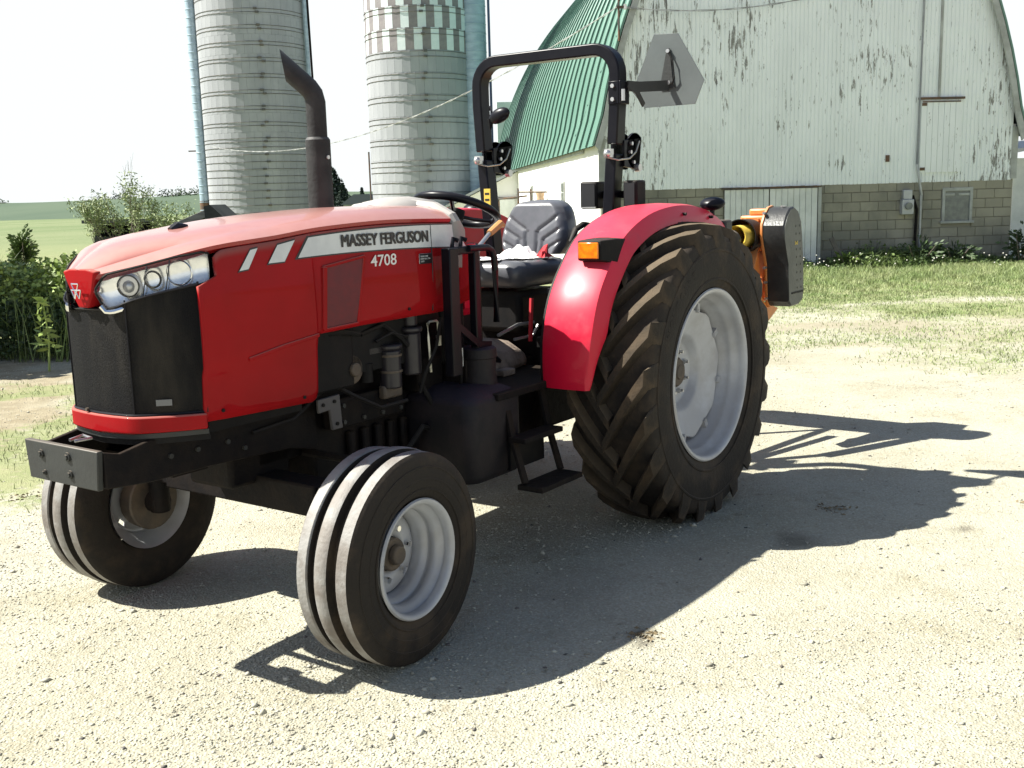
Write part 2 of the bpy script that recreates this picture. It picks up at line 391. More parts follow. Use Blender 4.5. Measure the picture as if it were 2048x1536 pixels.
V3, F3 = stones(900, 2.8, 9.5, .0045, .013, 5)
tag(link('dark_pebbles', np_mesh('dark_pebbles', V3, F3, [DSTONE])), 'sparse dark pebbles and clods among the pale gravel', kind='stuff')

# grass blades
def blades(x, y, z, h, w, lean, seed):
    g = np.random.default_rng(seed); n = len(x); t = g.random(n) * 2 * PI; l = lean * h * g.random(n); a = g.random(n) * 2 * PI
    dx, dy = np.cos(t) * w / 2, np.sin(t) * w / 2; lx, ly = np.cos(a) * l, np.sin(a) * l
    p = lambda ax, ay, az: np.stack([ax, ay, az], 1)
    V = np.stack([p(x - dx, y - dy, z), p(x + dx, y + dy, z), p(x + dx * .7 + lx * .35, y + dy * .7 + ly * .35, z + h * .6), p(x - dx * .7 + lx * .35, y - dy * .7 + ly * .35, z + h * .6), p(x + lx, y + ly, z + h)], 1).reshape(-1, 3)
    b = (np.arange(n) * 5)[:, None]
    F = np.stack([b + [0, 1, 2], b + [0, 2, 3], b + [3, 2, 4]], 1).reshape(-1, 3)
    return V, F
GRASS = mat('grass_blade', (.17, .235, .075), .6, 0, (.26, .29, .13), 1.5, island=.45)
WEED = mat('weed_leaf', (.075, .12, .030), .55, 0, (.12, .17, .045), 1.2, island=.45)
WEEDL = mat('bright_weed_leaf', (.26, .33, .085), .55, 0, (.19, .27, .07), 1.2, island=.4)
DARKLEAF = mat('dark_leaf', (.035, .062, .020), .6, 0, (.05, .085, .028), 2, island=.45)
g_ = np.random.default_rng(21)
def scatter(n, x0, x1, y0, y1, thr=.0):
    x = x0 + (x1 - x0) * g_.random(n); y = y0 + (y1 - y0) * g_.random(n); mk = grass_mask(x, y) * np.clip(.35 + 1.6 * (fbm(x, y, 2.2, 71) - .3), 0, 1)
    k = (g_.random(n) < mk ** 1.4) & inview(x, y) & (mk > thr); return x[k], y[k]
x, y = scatter(420000, 1.5, 15.5, 9.5, 22.3)
h = .014 + .028 * g_.random(len(x)) + .11 * np.clip((y - 16.5) / 4, 0, 1) * g_.random(len(x))
Va, Fa = blades(x, y, ground_h(x, y), h, .006 + .005 * g_.random(len(x)), 1.3, 31)
x, y = scatter(38000, -8, -1.2, 5.0, 13)
Vb, Fb = blades(x, y, ground_h(x, y), .012 + .042 * g_.random(len(x)), .006, 1.2, 32)
tag(link('yard_grass', np_mesh('yard_grass', np.vstack([Va, Vb]), np.vstack([Fa, Fb + len(Va)]), [GRASS])), 'short patchy grass at the edges of the gravel yard', kind='stuff')
# ------------------------------------------------------------------ barn
WSID = mat('barn_siding', (.76, .78, .75), .75, 0, (.58, .61, .58), 1.5, rnd=0)
def peeling():
    M = bpy.data.materials.new('peeling_white_siding'); M.use_nodes = True; N = M.node_tree.nodes; L = M.node_tree.links
    p = N['Principled BSDF']; p.inputs['Roughness'].default_value = .7
    tc = N.new('ShaderNodeTexCoord')
    def noise(scale, sc, det=6, r_=.62):
        mp = N.new('ShaderNodeMapping'); mp.inputs['Scale'].default_value = scale; L.new(tc.outputs['Object'], mp.inputs[0])
        n = N.new('ShaderNodeTexNoise'); n.inputs['Scale'].default_value = sc; n.inputs['Detail'].default_value = det; n.inputs['Roughness'].default_value = r_
        L.new(mp.outputs[0], n.inputs['Vector']); return n.outputs['Fac']
    def rng(x, a, b, c=0., d=1.):
        q = N.new('ShaderNodeMapRange'); q.interpolation_type = 'SMOOTHSTEP'
        for i, v in ((1, a), (2, b), (3, c), (4, d)): q.inputs[i].default_value = v
        L.new(x, q.inputs[0]); return q.outputs[0]
    def math_(op, a, b):
        q = N.new('ShaderNodeMath'); q.operation = op
        for i, v in ((0, a), (1, b)):
            if isinstance(v, (int, float)): q.inputs[i].default_value = v
            else: L.new(v, q.inputs[i])
        return q.outputs[0]
    def mix(f, a, b):
        q = N.new('ShaderNodeMix'); q.data_type = 'RGBA'; L.new(f, q.inputs[0])
        for i, v in ((6, a), (7, b)):
            if isinstance(v, tuple): q.inputs[i].default_value = (*v, 1)
            else: L.new(v, q.inputs[i])
        return q.outputs[2]
    paint = mix(rng(noise((1, 1, .4), 1.2), .3, .7), (.86, .905, .90), (.77, .815, .81))
    sx = N.new('ShaderNodeSeparateXYZ'); L.new(tc.outputs['Object'], sx.inputs[0])
    big = noise((1, 1, .55), .55, 3)                                # where the weather has got at the paint
    up_ = rng(sx.outputs[2], 2.6, 5.2, -.06, .05)
    lft = rng(sx.outputs[0], -4.2, -2.2, .14, .0); rgt = rng(sx.outputs[0], 3.4, 4.3, .0, .13)
    thr = math_('ADD', math_('ADD', big, up_), math_('ADD', lft, rgt))
    fleck = noise((11, 11, 1.9), 1.3, 7, .72)
    f = rng(math_('ADD', math_('MULTIPLY', thr, .46), math_('MULTIPLY', fleck, .80)), .715, .735)
    wood = mix(rng(noise((30, 30, 1), 1.0), .3, .7), (.20, .20, .185), (.31, .315, .29))
    col = mix(f, paint, wood)
    fine = rng(noise((26, 26, 2.2), 1.6, 4), .675, .705); col = mix(fine, col, (.16, .165, .15))
    L.new(col, p.inputs['Base Color'])
    b = N.new('ShaderNodeBump'); b.inputs['Strength'].default_value = .3; b.inputs['Distance'].default_value = .01; b.invert = True
    L.new(f, b.inputs['Height']); L.new(b.outputs[0], p.inputs['Normal'])
    return M
PEEL = peeling()
BLOCK = mat('concrete_block', (.32, .305, .24), .9, 0, (.19, .188, .155), .8, rnd=.08, coord='World', stretch=(1, 1, .7), bump=.4, bs=60)
MORTAR = mat('mortar', (.235, .225, .185), .95)
WALLW = mat('limewashed_wall', (.78, .77, .74), .85, 0, (.66, .65, .61), 1.2, lo=.5, hi=.8, bump=.2, bs=20)
ROOFG = mat('green_roof_metal', (.090, .195, .150), .42, .0, (.115, .225, .175), .6, rnd=.06, spec=.6, coord='World')
ROOFD = mat('roof_deck', (.03, .04, .035), .9)
TRIMG = mat('weathered_trim', (.42, .44, .42), .8, 0, (.30, .31, .29), 3)
RUST = mat('rusty_iron', (.06, .055, .05), .75, 0, (.14, .075, .04), 5)
GALV = mat('galvanised', (.45, .47, .48), .45, .4, (.36, .38, .39), 4)
GLASSB = mat('old_window_glass', (.12, .135, .13), .25, 0, (.18, .20, .18), 6)
BX, BY, BR = 6.47, 23.0, R(5)
barn = tag(empty('barn', (BX, BY, 0), BR), 'old white gothic-roofed barn with peeling gable and green metal roof', 'barn')
AR, ACX, ACZ = 12.5, -7.84, 1.11
def arch(z): return AR * math.cos(math.asin((z - ACZ) / AR)) + ACX
T0 = math.asin((2.86 - ACZ) / AR); T1 = math.acos(-ACX / AR)
def top_z(x):
    c_ = (abs(x) - ACX) / AR
    return ACZ + AR * math.sin(math.acos(min(1, c_))) if abs(x) < arch(2.86) else 2.86
FT = 1.80
# gable boards: bevelled vertical strips, too fine to tell apart one by one
mb = MB(); bw_ = .088; n_ = int(9.06 / bw_)
for i in range(n_):
    x0 = -4.53 + i * bw_; x1 = x0 + bw_; dz = random.uniform(-.004, .004); y_ = random.uniform(0, .004)
    for (a, ya, b_, yb) in ((x0, .0, x0 + .014, -.016 - y_), (x0 + .014, -.016 - y_, x1 - .014, -.016 - y_), (x1 - .014, -.016 - y_, x1, .0)):
        mb.add([(a, ya, FT + dz - .03), (b_, yb, FT + dz - .03), (b_, yb, top_z(b_) - .02), (a, ya, top_z(a) - .02)], [(0, 1, 2, 3)])
o = mb.build('board_siding', PEEL, barn, ang=0); o['kind'] = 'stuff'
mb = MB(); mb.bx((-4.5, .02, 0), (4.5, .10, FT - .01)); mb.build('foundation_core', MORTAR, barn)
# concrete blocks with recessed joints, door and window left open
openings = [(-1.90, .16, 0, 1.75), (2.92, 3.60, .93, 1.64)]
shared = {}
def block(x0, x1, z0):
    key = round(x1 - x0, 2)
    if key < .05: return
    if key not in shared:
        b_ = MB(); w = key - .006; e = .003
        p = [(0, .02, 0), (w, .02, 0), (w, .02, .188), (0, .02, .188), (e, -.004, e), (w - e, -.004, e), (w - e, -.004, .188 - e), (e, -.004, .188 - e)]
        b_.add(p, [(4, 5, 6, 7), (0, 1, 5, 4), (1, 2, 6, 5), (2, 3, 7, 6), (3, 0, 4, 7)]); shared[key] = b_.mesh('block', BLOCK, 0)
    link('block', shared[key], barn, (x0, random.uniform(-.003, .003), z0))
for c_ in range(9):
    z0 = c_ * .2; x = -4.5 - (.2 if c_ % 2 else 0)
    while x < 4.5:
        segs = [(max(x, -4.5), min(x + .4, 4.5))]
        for (a, b_, za, zb) in openings:
            if z0 + .15 > za and z0 + .05 < zb:
                ns_ = []
                for s0, s1 in segs:
                    if s1 <= a or s0 >= b_: ns_.append((s0, s1))
                    else:
                        if s0 < a: ns_.append((s0, a))
                        if s1 > b_: ns_.append((b_, s1))
                segs = ns_
        for s0, s1 in segs: block(s0, s1, z0)
        x += .4
# sliding doors of vertical boards
for k, (xa, xb) in enumerate(((-1.88, -.92), (-.90, .14))):
    mb = MB(); n_ = 8; w = (xb - xa) / n_
    for i in range(n_): mb.bx((xa + i * w, -.05, .02), (xa + i * w + w - .008, -.02, 1.72))
    d_ = mb.build('sliding_door', WSID, barn, bevel=.004)
    h_ = MB().bx((xb - .12 if k == 0 else xa + .06, -.075, .8), (xb - .09 if k == 0 else xa + .09, -.05, 1.0)); h_.build('handle', RUST, d_)
MB().bx((-1.95, -.09, 1.735), (.2, -.03, 1.765)).build('door_track', RUST, barn)
MB().bx((.15, -.06, 0), (.22, -.01, 1.73)).build('door_post', TRIMG, barn)
# hay door above
mb = MB()
for i in range(7): mb.bx((2.36 + i * .127, -.055, 1.97), (2.36 + i * .127 + .121, -.018, 3.46))
hd = mb.build('hay_door', PEEL, barn, bevel=.004)
MB().bx((2.30, -.085, 3.49), (3.30, -.015, 3.535)).build('door_header', RUST, barn)
MB().bx((2.38, -.07, 3.43), (3.22, -.056, 3.455)).build('door_batten', RUST, barn)
for z in (2.02, 3.36): MB().bx((2.37, -.075, z), (2.47, -.056, z + .06)).build('hinge', RUST, barn)
MB().bx((2.72, -.05, 3.54), (2.765, -.018, 5.6)).build('hay_track', TRIMG, barn)
MB().bx((1.62, -.04, 2.22), (1.70, -.018, 2.36)).build('hook_plate', RUST, barn)
# small window in the block wall
fr = MB(); fr.bx((2.92, -.03, .93), (2.98, .03, 1.64)); fr.bx((3.54, -.03, .93), (3.60, .03, 1.64)); fr.bx((2.98, -.029, 1.57), (3.54, .03, 1.64)); fr.bx((2.88, -.06, .88), (3.64, .03, .93))
fr.bx((2.99, -.012, 1.47), (3.2, .012, 1.52)); fr.bx((3.28, -.012, 1.47), (3.54, .012, 1.52))
w_ = fr.build('window', TRIMG, barn, bevel=.004); MB().bx((2.98, .0, .93), (3.54, .018, 1.57)).build('pane', GLASSB, w_)
# service pipe, meter
mb = MB(); mb.tube([(2.33, -.07, 6.4), (2.30, -.07, 2.15), (2.33, -.10, 1.9), (2.42, -.07, 1.5), (2.42, -.05, .1)], .028, 8); mb.build('conduit', GALV, barn)
mt = MB().bx((1.97, -.15, 1.10), (2.23, -.01, 1.42)).bx((2.0, -.12, 1.42), (2.2, -.01, 1.62)).build('meter_box', GALV, barn, bevel=.012)
MB().cyl((2.10, -.15, 1.28), (2.10, -.21, 1.28), .075, n=20).build('meter_glass', GLASSB, mt)
MB().tube([(2.24, -.04, 1.5), (2.34, -.05, 1.2), (2.32, -.05, .6), (2.36, -.05, .1)], .03, 6).build('cable', DARKM, barn)
# side wall, far wall, corner board
MB().bx((-4.53, .03, 0), (-4.40, 28, 2.95)).build('side_wall', WALLW, barn); MB().bx((4.40, .03, 0), (4.53, 28, 2.95)).build('side_wall', WALLW, barn)
MB().bx((-4.39, 27.9, 0), (4.39, 28, 6)).build('far_wall', WALLW, barn)
MB().bx((-4.56, -.03, 1.8), (-4.42, .02, 2.9)).build('corner_board', TRIMG, barn); MB().bx((4.42, -.03, 1.8), (4.56, .02, 2.9)).build('corner_board', TRIMG, barn)
for yy in (5.2, 12.5):
    f_ = MB().bx((-4.57, yy, 1.05), (-4.53, yy + .45, 2.05)).build('narrow_window', TRIMG, barn)
    for q in range(4): MB().bx((-4.585, yy + .05, 1.09 + q * .24), (-4.57, yy + .40, 1.29 + q * .24)).build('glass_block', GLASSB, f_)
MB().bx((-4.60, 2.0, 2.62), (-4.54, 27, 2.80)).build('eave_board', TRIMG, barn)
MB().tube([(-4.62, 8, 2.5), (-4.62, 8, 2.32)], .06, 8).build('eave_insulator', WHITEP, barn)
# roof: one sheet per strip, dark gaps at the seams
prof = [(AR * math.cos(t) + ACX, ACZ + AR * math.sin(t)) for t in np.linspace(T0 - .012, T1, 17)]
prof[0] = (prof[0][0] + .10, prof[0][1] - .02)
for sgn in (-1, 1):
    pm = MB(); rings = []
    for i, (x, z) in enumerate(prof):
        a, b_ = prof[max(i - 1, 0)], prof[min(i + 1, len(prof) - 1)]; tx, tz = b_[0] - a[0], b_[1] - a[1]; l_ = math.hypot(tx, tz); nx_, nz_ = tz / l_, -tx / l_
        r_ = []
        for (yy, t) in ((0, .02), (0, .065), (.04, .065), (.055, .03), (.42, .03), (.44, .045), (.46, .045), (.48, .03), (.84, .03), (.85, .02)):
            r_.append((sgn * (x + nx_ * t), yy, z + nz_ * t))
        rings.append(r_)
    pm.loft(rings, False, False); pme = pm.mesh('roof_panel', ROOFG, 30)
    for k in range(31): link('roof_panel', pme, barn, (0, -.18 + k * .915, 0))
dk = MB(); rr = []
for yy in (-.14, 28.2): rr.append([(x, yy, z) for x, z in prof] + [(-x, yy, z) for x, z in prof[::-1][1:]])
dk.loft(rr, False, False); dk.build('roof_deck', ROOFD, barn)
rk = MB(); ro = []
for x, z in prof: ro.append([(-x - .0, -.19, z - .0), (-x - .0, -.14, z), (-x + .10, -.14, z - .10), (-x + .10, -.19, z - .10)])
rk.loft(ro); rk.build('rake_board', TRIMG, barn)
rk = MB(); rk.loft([[(-p[0], p[1], p[2]) for p in r_] for r_ in ro]); rk.build('rake_board', TRIMG, barn)
mp_ = MB(); mp_.tube([(-4.15, -.25, 4.75), (-4.15, -.25, 5.62)], .022, 8); mp_.bx((-4.19, -.27, 5.38), (-4.03, -.23, 5.43)); mp_.build('service_mast', RUST, barn)
MB().cyl((-4.02, -.25, 5.36), (-4.02, -.25, 5.46), .035, n=10).build('insulator', WHITEP, barn)

# overhead cable: gable conduit > mast > silo
def sag(a, b, s, n=26): return [(a[0] + (b[0] - a[0]) * t, a[1] + (b[1] - a[1]) * t, a[2] + (b[2] - a[2]) * t - s * 4 * t * (1 - t)) for t in np.linspace(0, 1, n)]
CABLE = mat('cable_aluminium', (.5, .5, .5), .5, .3, (.30, .30, .30), 3, lo=.48, hi=.52)
mast_top = (2.35, 22.4, 5.42)
mb = MB()
for ph in (0, PI):
    for (a, b_, s) in (((8.80, 23.10, 6.3), mast_top, .42), (mast_top, (-11.9, 44.2, 4.05), 1.15)):
        L_ = math.dist(a, b_); pp = sag(a, b_, s, int(L_ * 5)); tw = []
        for i, p in enumerate(pp): w_a = ph + i * .9; tw.append((p[0] + .012 * math.cos(w_a), p[1], p[2] + .012 * math.sin(w_a)))
        mb.tube(tw, .008, 5)
tag(mb.build('overhead_cable', CABLE), 'twisted overhead power cable slung from the barn mast to the left silo', 'cable')

# lean-to feed room between barn and silo, small shed on the far right
fm = tag(empty('feed_room', (0, 0, 0)), 'pale lean-to room joining the right silo to the barn side', 'shed')
MB().prism([(-2.5, 0), (.44, 0), (.44, 2.62), (-2.5, 1.22)], 40.0, 44, 'y').build('wall', WALLW, fm)
MB().prism([(-2.75, 1.13), (.50, 2.68), (.50, 2.78), (-2.75, 1.23)], 39.75, 44.2, 'y').build('roof', GALV, fm)
MB().bx((-.42, 39.94, .1), (.30, 39.98, 1.62)).build('door', WSID, fm, bevel=.01); MB().bx((-.5, 39.9, 1.64), (.44, 39.96, 1.70)).build('door_track', RUST, fm)
sh = tag(empty('side_shed', (0, 0, 0)), 'grey-white shed past the right corner of the barn', 'shed')
MB().bx((11.25, 24.5, 0), (14.5, 29, 2.25)).build('wall', WSID, sh); MB().prism([(11.1, 2.32), (14.7, 2.9), (14.7, 2.98), (11.1, 2.40)], 24.2, 29.2, 'y').build('roof', GALV, sh)

# yard rail and post in front of the side wall
rl = tag(empty('pipe_rail', (0, 0, 0)), 'dark pipe rail and gate posts along the sunny barn wall', 'railing')
for i, (a, b_) in enumerate((((.35, 32.6, 1.84), (1.95, 30.6, 1.80)), ((-.6, 34, 1.62), (.6, 32.4, 1.72)), ((1.55, 31, 1.55), (2.0, 30.6, 1.82)))):
    MB().tube([a, b_], .025, 8).build('rail', RUST, rl)
for (x, y, z) in ((.35, 32.6, 1.95), (.72, 32.2, 1.92), (-.25, 33.6, 1.64), (2.0, 30.6, 1.95), (1.1, 31.7, 1.5)): MB().cyl((x, y, 0), (x, y, z), .03, n=8).build('post', RUST, rl)
mb = MB(); mb.lathe([(.10, 1.4), (.115, 1.5), (.10, 1.68), (.13, 1.78), (.13, 1.80), (.0, 1.80)], (.98, 31.5, 0), 'z', 14); mb.cyl((.98, 31.5, 0), (.98, 31.5, 1.4), .07, n=10)
tag(mb.build('yard_post', mat('tan_post', (.50, .36, .24), .8, 0, (.42, .28, .18), 6)), 'tan rounded post top behind the tractor seat', 'post')

# leaning board at the gable foot
tag(MB().box((6.98, 22.62, .33), (.10, .05, .75), rot=(R(-14), R(-22), 0)).build('leaning_board', mat('dark_plank', (.08, .07, .06), .9, 0, (.13, .12, .10), 9), bevel=.005), 'dark short plank leaning on the block wall among weeds', 'plank')

# ------------------------------------------------------------------ silos
STAVE = mat('concrete_stave', (.345, .355, .375), .9, 0, (.285, .295, .315), 1.2, rnd=.022, bump=.12, bs=30, stretch=(1, 1, .25), coord='World')
STAVED = mat('grey_stave', (.20, .18, .19), .8, 0, (.25, .23, .23), 4, rnd=.08)
STAVEW = mat('white_stave', (.66, .71, .72), .5, 0, (.58, .65, .66), 4, rnd=.08)
STAVEC = mat('stave_joint', (.285, .295, .31), .95)
HOOP = mat('hoop_steel', (.09, .09, .09), .7, .2, (.15, .13, .11), 3)
CHUTE = mat('chute_steel', (.40, .50, .58), .5, .2, (.30, .39, .47), 2, stretch=(1, 1, 3))
def silo(name, cx, cy, rad, H, nst, label, z_vis, band=None, ch=.76, hoops=()):
    root = tag(empty(name, (cx, cy, 0)), label, 'silo')
    MB().cyl((0, 0, 0), (0, 0, H), rad - .05, n=48).build('core', STAVEC, root)
    a = 2 * PI / nst; hw = rad * math.tan(a / 2) - .0015
    def stave_mesh(m_, h=ch):
        b_ = MB(); e = .0015; hh = h - .0015
        b_.add([(-hw, .05, 0), (hw, .05, 0), (hw, .05, hh), (-hw, .05, hh), (-hw + e, 0, e), (hw - e, 0, e), (hw - e, 0, hh - e), (-hw + e, 0, hh - e)], [(4, 5, 6, 7), (0, 1, 5, 4), (1, 2, 6, 5), (2, 3, 7, 6), (3, 0, 4, 7)])
        return b_.mesh('stave', m_, 0)
    ms = {k: stave_mesh(v) for k, v in (('n', STAVE), ('d', STAVED), ('w', STAVEW))}
    rest = {'n': MB(), 'd': MB(), 'w': MB()}; cnt = 0
    view = math.atan2(-cy, -cx)
    for c_ in range(int(H / ch)):
        for i in range(nst):
            t = (i + .5 * (c_ % 2)) * a; z = c_ * ch
            x, y = rad * math.cos(t), rad * math.sin(t)
            kind = 'n'
            if band and band[0] <= c_ < band[1]: kind = 'w' if (i + (c_ % 2)) % 2 else 'd'
            d_ = (t - view + PI) % (2 * PI) - PI
            rz = t + PI / 2
            if abs(d_) < R(84) and z_vis[0] < z < z_vis[1] and cnt < 295:
                cnt += 1; link('stave', ms[kind], root, (x, y, z), (0, 0, rz))
            else:
                M_ = Matrix.Translation((x, y, z)) @ Matrix.Rotation(rz, 4, 'Z'); rest[kind].add([M_ @ v.co for v in ms[kind].vertices], [tuple(p.vertices) for p in ms[kind].polygons])
    for k, m_ in (('n', STAVE), ('d', STAVED), ('w', STAVEW)):
        if rest[k].v: rest[k].build('stave_rest', m_, root, ang=0)['kind'] = 'stuff'
    for z in hoops:
        b_ = MB(); rings = []
        for i in range(56):
            t = 2 * PI * i / 56; q = []
            for j in range(6):
                u = 2 * PI * j / 6; rr_ = rad + .018 + .010 * math.cos(u); q.append((rr_ * math.cos(t), rr_ * math.sin(t), z + .010 * math.sin(u)))
            rings.append(q)
        b_.loft(rings, True, False, loop=True)
        tz = view + .12 + random.uniform(-.05, .05); b_.box(((rad + .03) * math.cos(tz), (rad + .03) * math.sin(tz), z), (.14, .14, .07), rot=(0, 0, tz))
        b_.build('hoop', HOOP, root)
    return root
h1 = [];z = .2
while z < 4.2: h1.append(z); z += .29
while z < 12: h1 += [z - .07, z + .07]; z += .625
s1 = silo('silo', -10.4, 46.2, 2.22, 13.7, 44, 'left concrete stave silo of even grey ringed with hoops', (1.4, 10.6), ch=.76, hoops=h1)
h2 = []; z = .35
while z < 3.0: h2.append(z); z += .40
z = 3.05
while z < 12: h2 += [z - .09, z + .10]; z += .80
s2 = silo('silo.001', -3.28, 43.2, 2.04, 12.8, 40, 'right concrete stave silo with checked grey and white courses up top', (1.2, 9.8), band=(9, 16), ch=.80, hoops=h2)
for s_ in (s1, s2): s_['group'] = 'concrete stave silos behind the barnyard'
def chute(x, y, r_, z0, z1, root, name='chute'):
    b_ = MB(); pr = []; z = z0
    while z < z1: pr += [(r_, z), (r_, z + .28), (r_ + .012, z + .29), (r_ + .012, z + .32), (r_, z + .33)]; z += .34
    b_.lathe(pr, (x, y, 0), 'z', 20); return b_.build(name, CHUTE, root)
chute(2.12, -.35, .54, 1.5, 12.5, s2); MB().tube([(2.78, -.5, 1.8), (2.78, -.5, 12)], .05, 6).build('ladder_rail', mat('blue_steel', (.05, .08, .16), .5, .2), s2)
MB().tube([(-2.10, -.3, .3), (-2.10, -.3, 3.6)], .035, 6).build('filler_pipe', RUST, s2)
chute(-2.42, -.2, .215, 1.2, 13, s1); MB().cyl((-2.42, -.2, 0), (-2.42, -.2, 1.9), .225, n=14).build('chute_foot', RUST, s1)
MB().tube([(2.36, -.5, 6.0), (2.30, -.5, 13)], .085, 8).build('filler_pipe', CHUTE, s1); MB().tube([(2.55, -.4, 1.0), (2.40, -.4, 13)], .05, 6).build('ladder_rail', DARKM, s1)
MB().bx((-2.95, -.25, 3.95), (-2.55, -.2, 4.0)).build('pipe_bracket', RUST, s1)

# ------------------------------------------------------------------ fields, trees, weeds
def leaf_cloud(P, size, seed, flat=.5, asp=.5):
    g = np.random.default_rng(seed); P = np.asarray(P, float); n = len(P)
    d = g.normal(0, 1, (n, 3)); d[:, 2] *= flat; d /= np.linalg.norm(d, axis=1)[:, None]
    u = np.cross(d, g.normal(0, 1, (n, 3))); u /= np.linalg.norm(u, axis=1)[:, None] + 1e-9
    s_ = (size * (.55 + .9 * g.random(n)))[:, None]; w = asp * s_
    V = np.stack([P - d * s_ * .5, P + u * w * .5 + np.array([0, 0, .0]), P + d * s_ * .5, P - u * w * .5], 1).reshape(-1, 3)
    b = (np.arange(n) * 4)[:, None]
    return V, np.concatenate([b + [0, 1, 2], b + [0, 2, 3]])
def blob_pts(n, c, r, seed, shell=.45, lump=.35):
    g = np.random.default_rng(seed); d = g.normal(0, 1, (n, 3)); d /= np.linalg.norm(d, axis=1)[:, None]
    k = 1 + lump * (np.sin(d[:, 0] * 5 + seed) * np.sin(d[:, 1] * 4 + 1.3 * seed) + .7 * np.sin(d[:, 2] * 7 + d[:, 0] * 6))
    rr_ = (shell + (1 - shell) * g.random(n) ** .6) * k
    return np.asarray(c) + d * rr_[:, None] * np.asarray(r)
def leaves(name, P, size, m_, parent=None, seed=0, asp=.5, flat=.5):
    V, F = leaf_cloud(P, size, seed, flat, asp); return link(name, np_mesh(name, V, F, [m_]), parent)
CROP = mat('crop_green', (.050, .085, .045), .9, 0, (.070, .105, .058), .04, stretch=(1, .3, 1))
hx = np.linspace(-420, 260, 120); hy = np.linspace(190, 420, 24); HX, HY = np.meshgrid(hx, hy)
crest = 3.6 + 1.2 * np.exp(-((HX + 70) / 34) ** 2) + 1.6 * (fbm(HX, HX * 0, .02, 3) - .5)
hz = crest * np.clip((HY - 195) / 105, 0, 1) ** 1.1 - np.clip((HY - 305) / 60, 0, 2) * 2 - .06
ii = np.arange(hx.size * hy.size).reshape(hy.size, hx.size)
ff = np.stack([ii[:-1, :-1].ravel(), ii[:-1, 1:].ravel(), ii[1:, 1:].ravel(), ii[1:, :-1].ravel()], 1)
tag(link('crop_field', np_mesh('crop_field', np.stack([HX.ravel(), HY.ravel(), hz.ravel()], 1), ff, [CROP], True)), 'dark green crop field rising to the horizon', kind='structure')
FARLEAF = mat('far_leaf', (.045, .075, .035), .8, 0, (.07, .10, .05), .3, island=.3)
CONIF = mat('conifer_leaf', (.018, .034, .026), .8, 0, (.03, .05, .035), .4, island=.35)
BARK = mat('bark', (.12, .095, .075), .9, 0, (.20, .17, .14), 14, bump=.5, bs=40, stretch=(1, 1, .3))
def far_tree(name, x, y, z, h, w, label, group, seed, m_=FARLEAF):
    t = tag(empty(name, (x, y, z)), label, 'tree', group)
    MB().cyl((0, 0, -.3), (0, 0, h * .55), w * .06, w * .03, 8).build('trunk', BARK, t)
    P = np.vstack([blob_pts(420, (0, 0, h * .50), (w * .5, w * .5, h * .5), seed), blob_pts(200, (w * .22, 0, h * .35), (w * .4, w * .4, h * .35), seed + 1)])
    leaves('crown', P, h * .13, m_, t, seed, .8)
HILLG = 'small trees on the far hill crest'
for i, (x, y, h, w, lb) in enumerate(((-140, 298, 2.6, 4.5, 'leftmost tiny tree on the far field crest'), (-112, 298, 2.4, 5.5, 'low wide tree on the crest left of the sapling'), (-106, 298, 3.0, 4, 'second low tree on the crest, nearer the sapling'),
        (-82, 290, 3.4, 7, 'bushy hill tree just left of the silo chute'), (-90, 292, 3.4, 8, 'broad hill tree behind the sapling top'), (-75, 288, 3.2, 7, 'hill tree close beside the left silo'), (-68, 288, 3.2, 8, 'hill tree partly behind the left silo'))):
    far_tree('hill_tree', x, y, float(3.6 * min(1, (y - 195) / 105) + 1.2 * math.exp(-((x + 70) / 34) ** 2) - 1.2), h, w, lb, HILLG, 100 + i)
def conifer(x, y, h, w, label, seed):
    t = tag(empty('spruce_tree', (x, y, 0)), label, 'tree', 'dark evergreens between the silos')
    MB().cyl((0, 0, 0), (0, 0, h * .9), w * .06, w * .015, 8).build('trunk', BARK, t)
    g = np.random.default_rng(seed); n = 2600; u = g.random(n) ** .8; z = h * (.08 + .92 * u); lay = .72 + .28 * np.abs(np.sin(u * 22)); rr_ = w / 2 * (1 - u) ** .8 * lay * np.sqrt(g.random(n)); a = g.random(n) * 2 * PI
    lob = 1 + .25 * np.sin(a * 5 + u * 17)
    P = np.stack([rr_ * lob * np.cos(a), rr_ * lob * np.sin(a), z - rr_ * .18], 1); leaves('crown', P, h * .07, CONIF, t, seed, .45)
for q in ((-14.7, 92, 4.5, 4.6, 'tallest dark evergreen beside the exhaust stack', 1), (-13.6, 90, 3.2, 2.2, 'shorter dark evergreen right of the tallest one', 2), (-16.9, 93, 4.0, 4.0, 'dark evergreen half hidden by the exhaust stack', 3), (-11.75, 88, 2.75, 1.1, 'slim small evergreen close to the right silo', 4)): conifer(*q)
fb = tag(empty('far_house', (-11.1, 80, 0)), 'low grey-roofed building between the two silos', 'house')
MB().bx((-1.0, 0, 0), (1.4, 3, 1.55)).build('wall', TRIMG, fb); MB().prism([(-1.2, 1.45), (1.6, 1.45), (.9, 2.2), (-.2, 2.2)], -.15, 3.1, 'y').build('roof', mat('slate_roof', (.13, .14, .16), .8), fb)
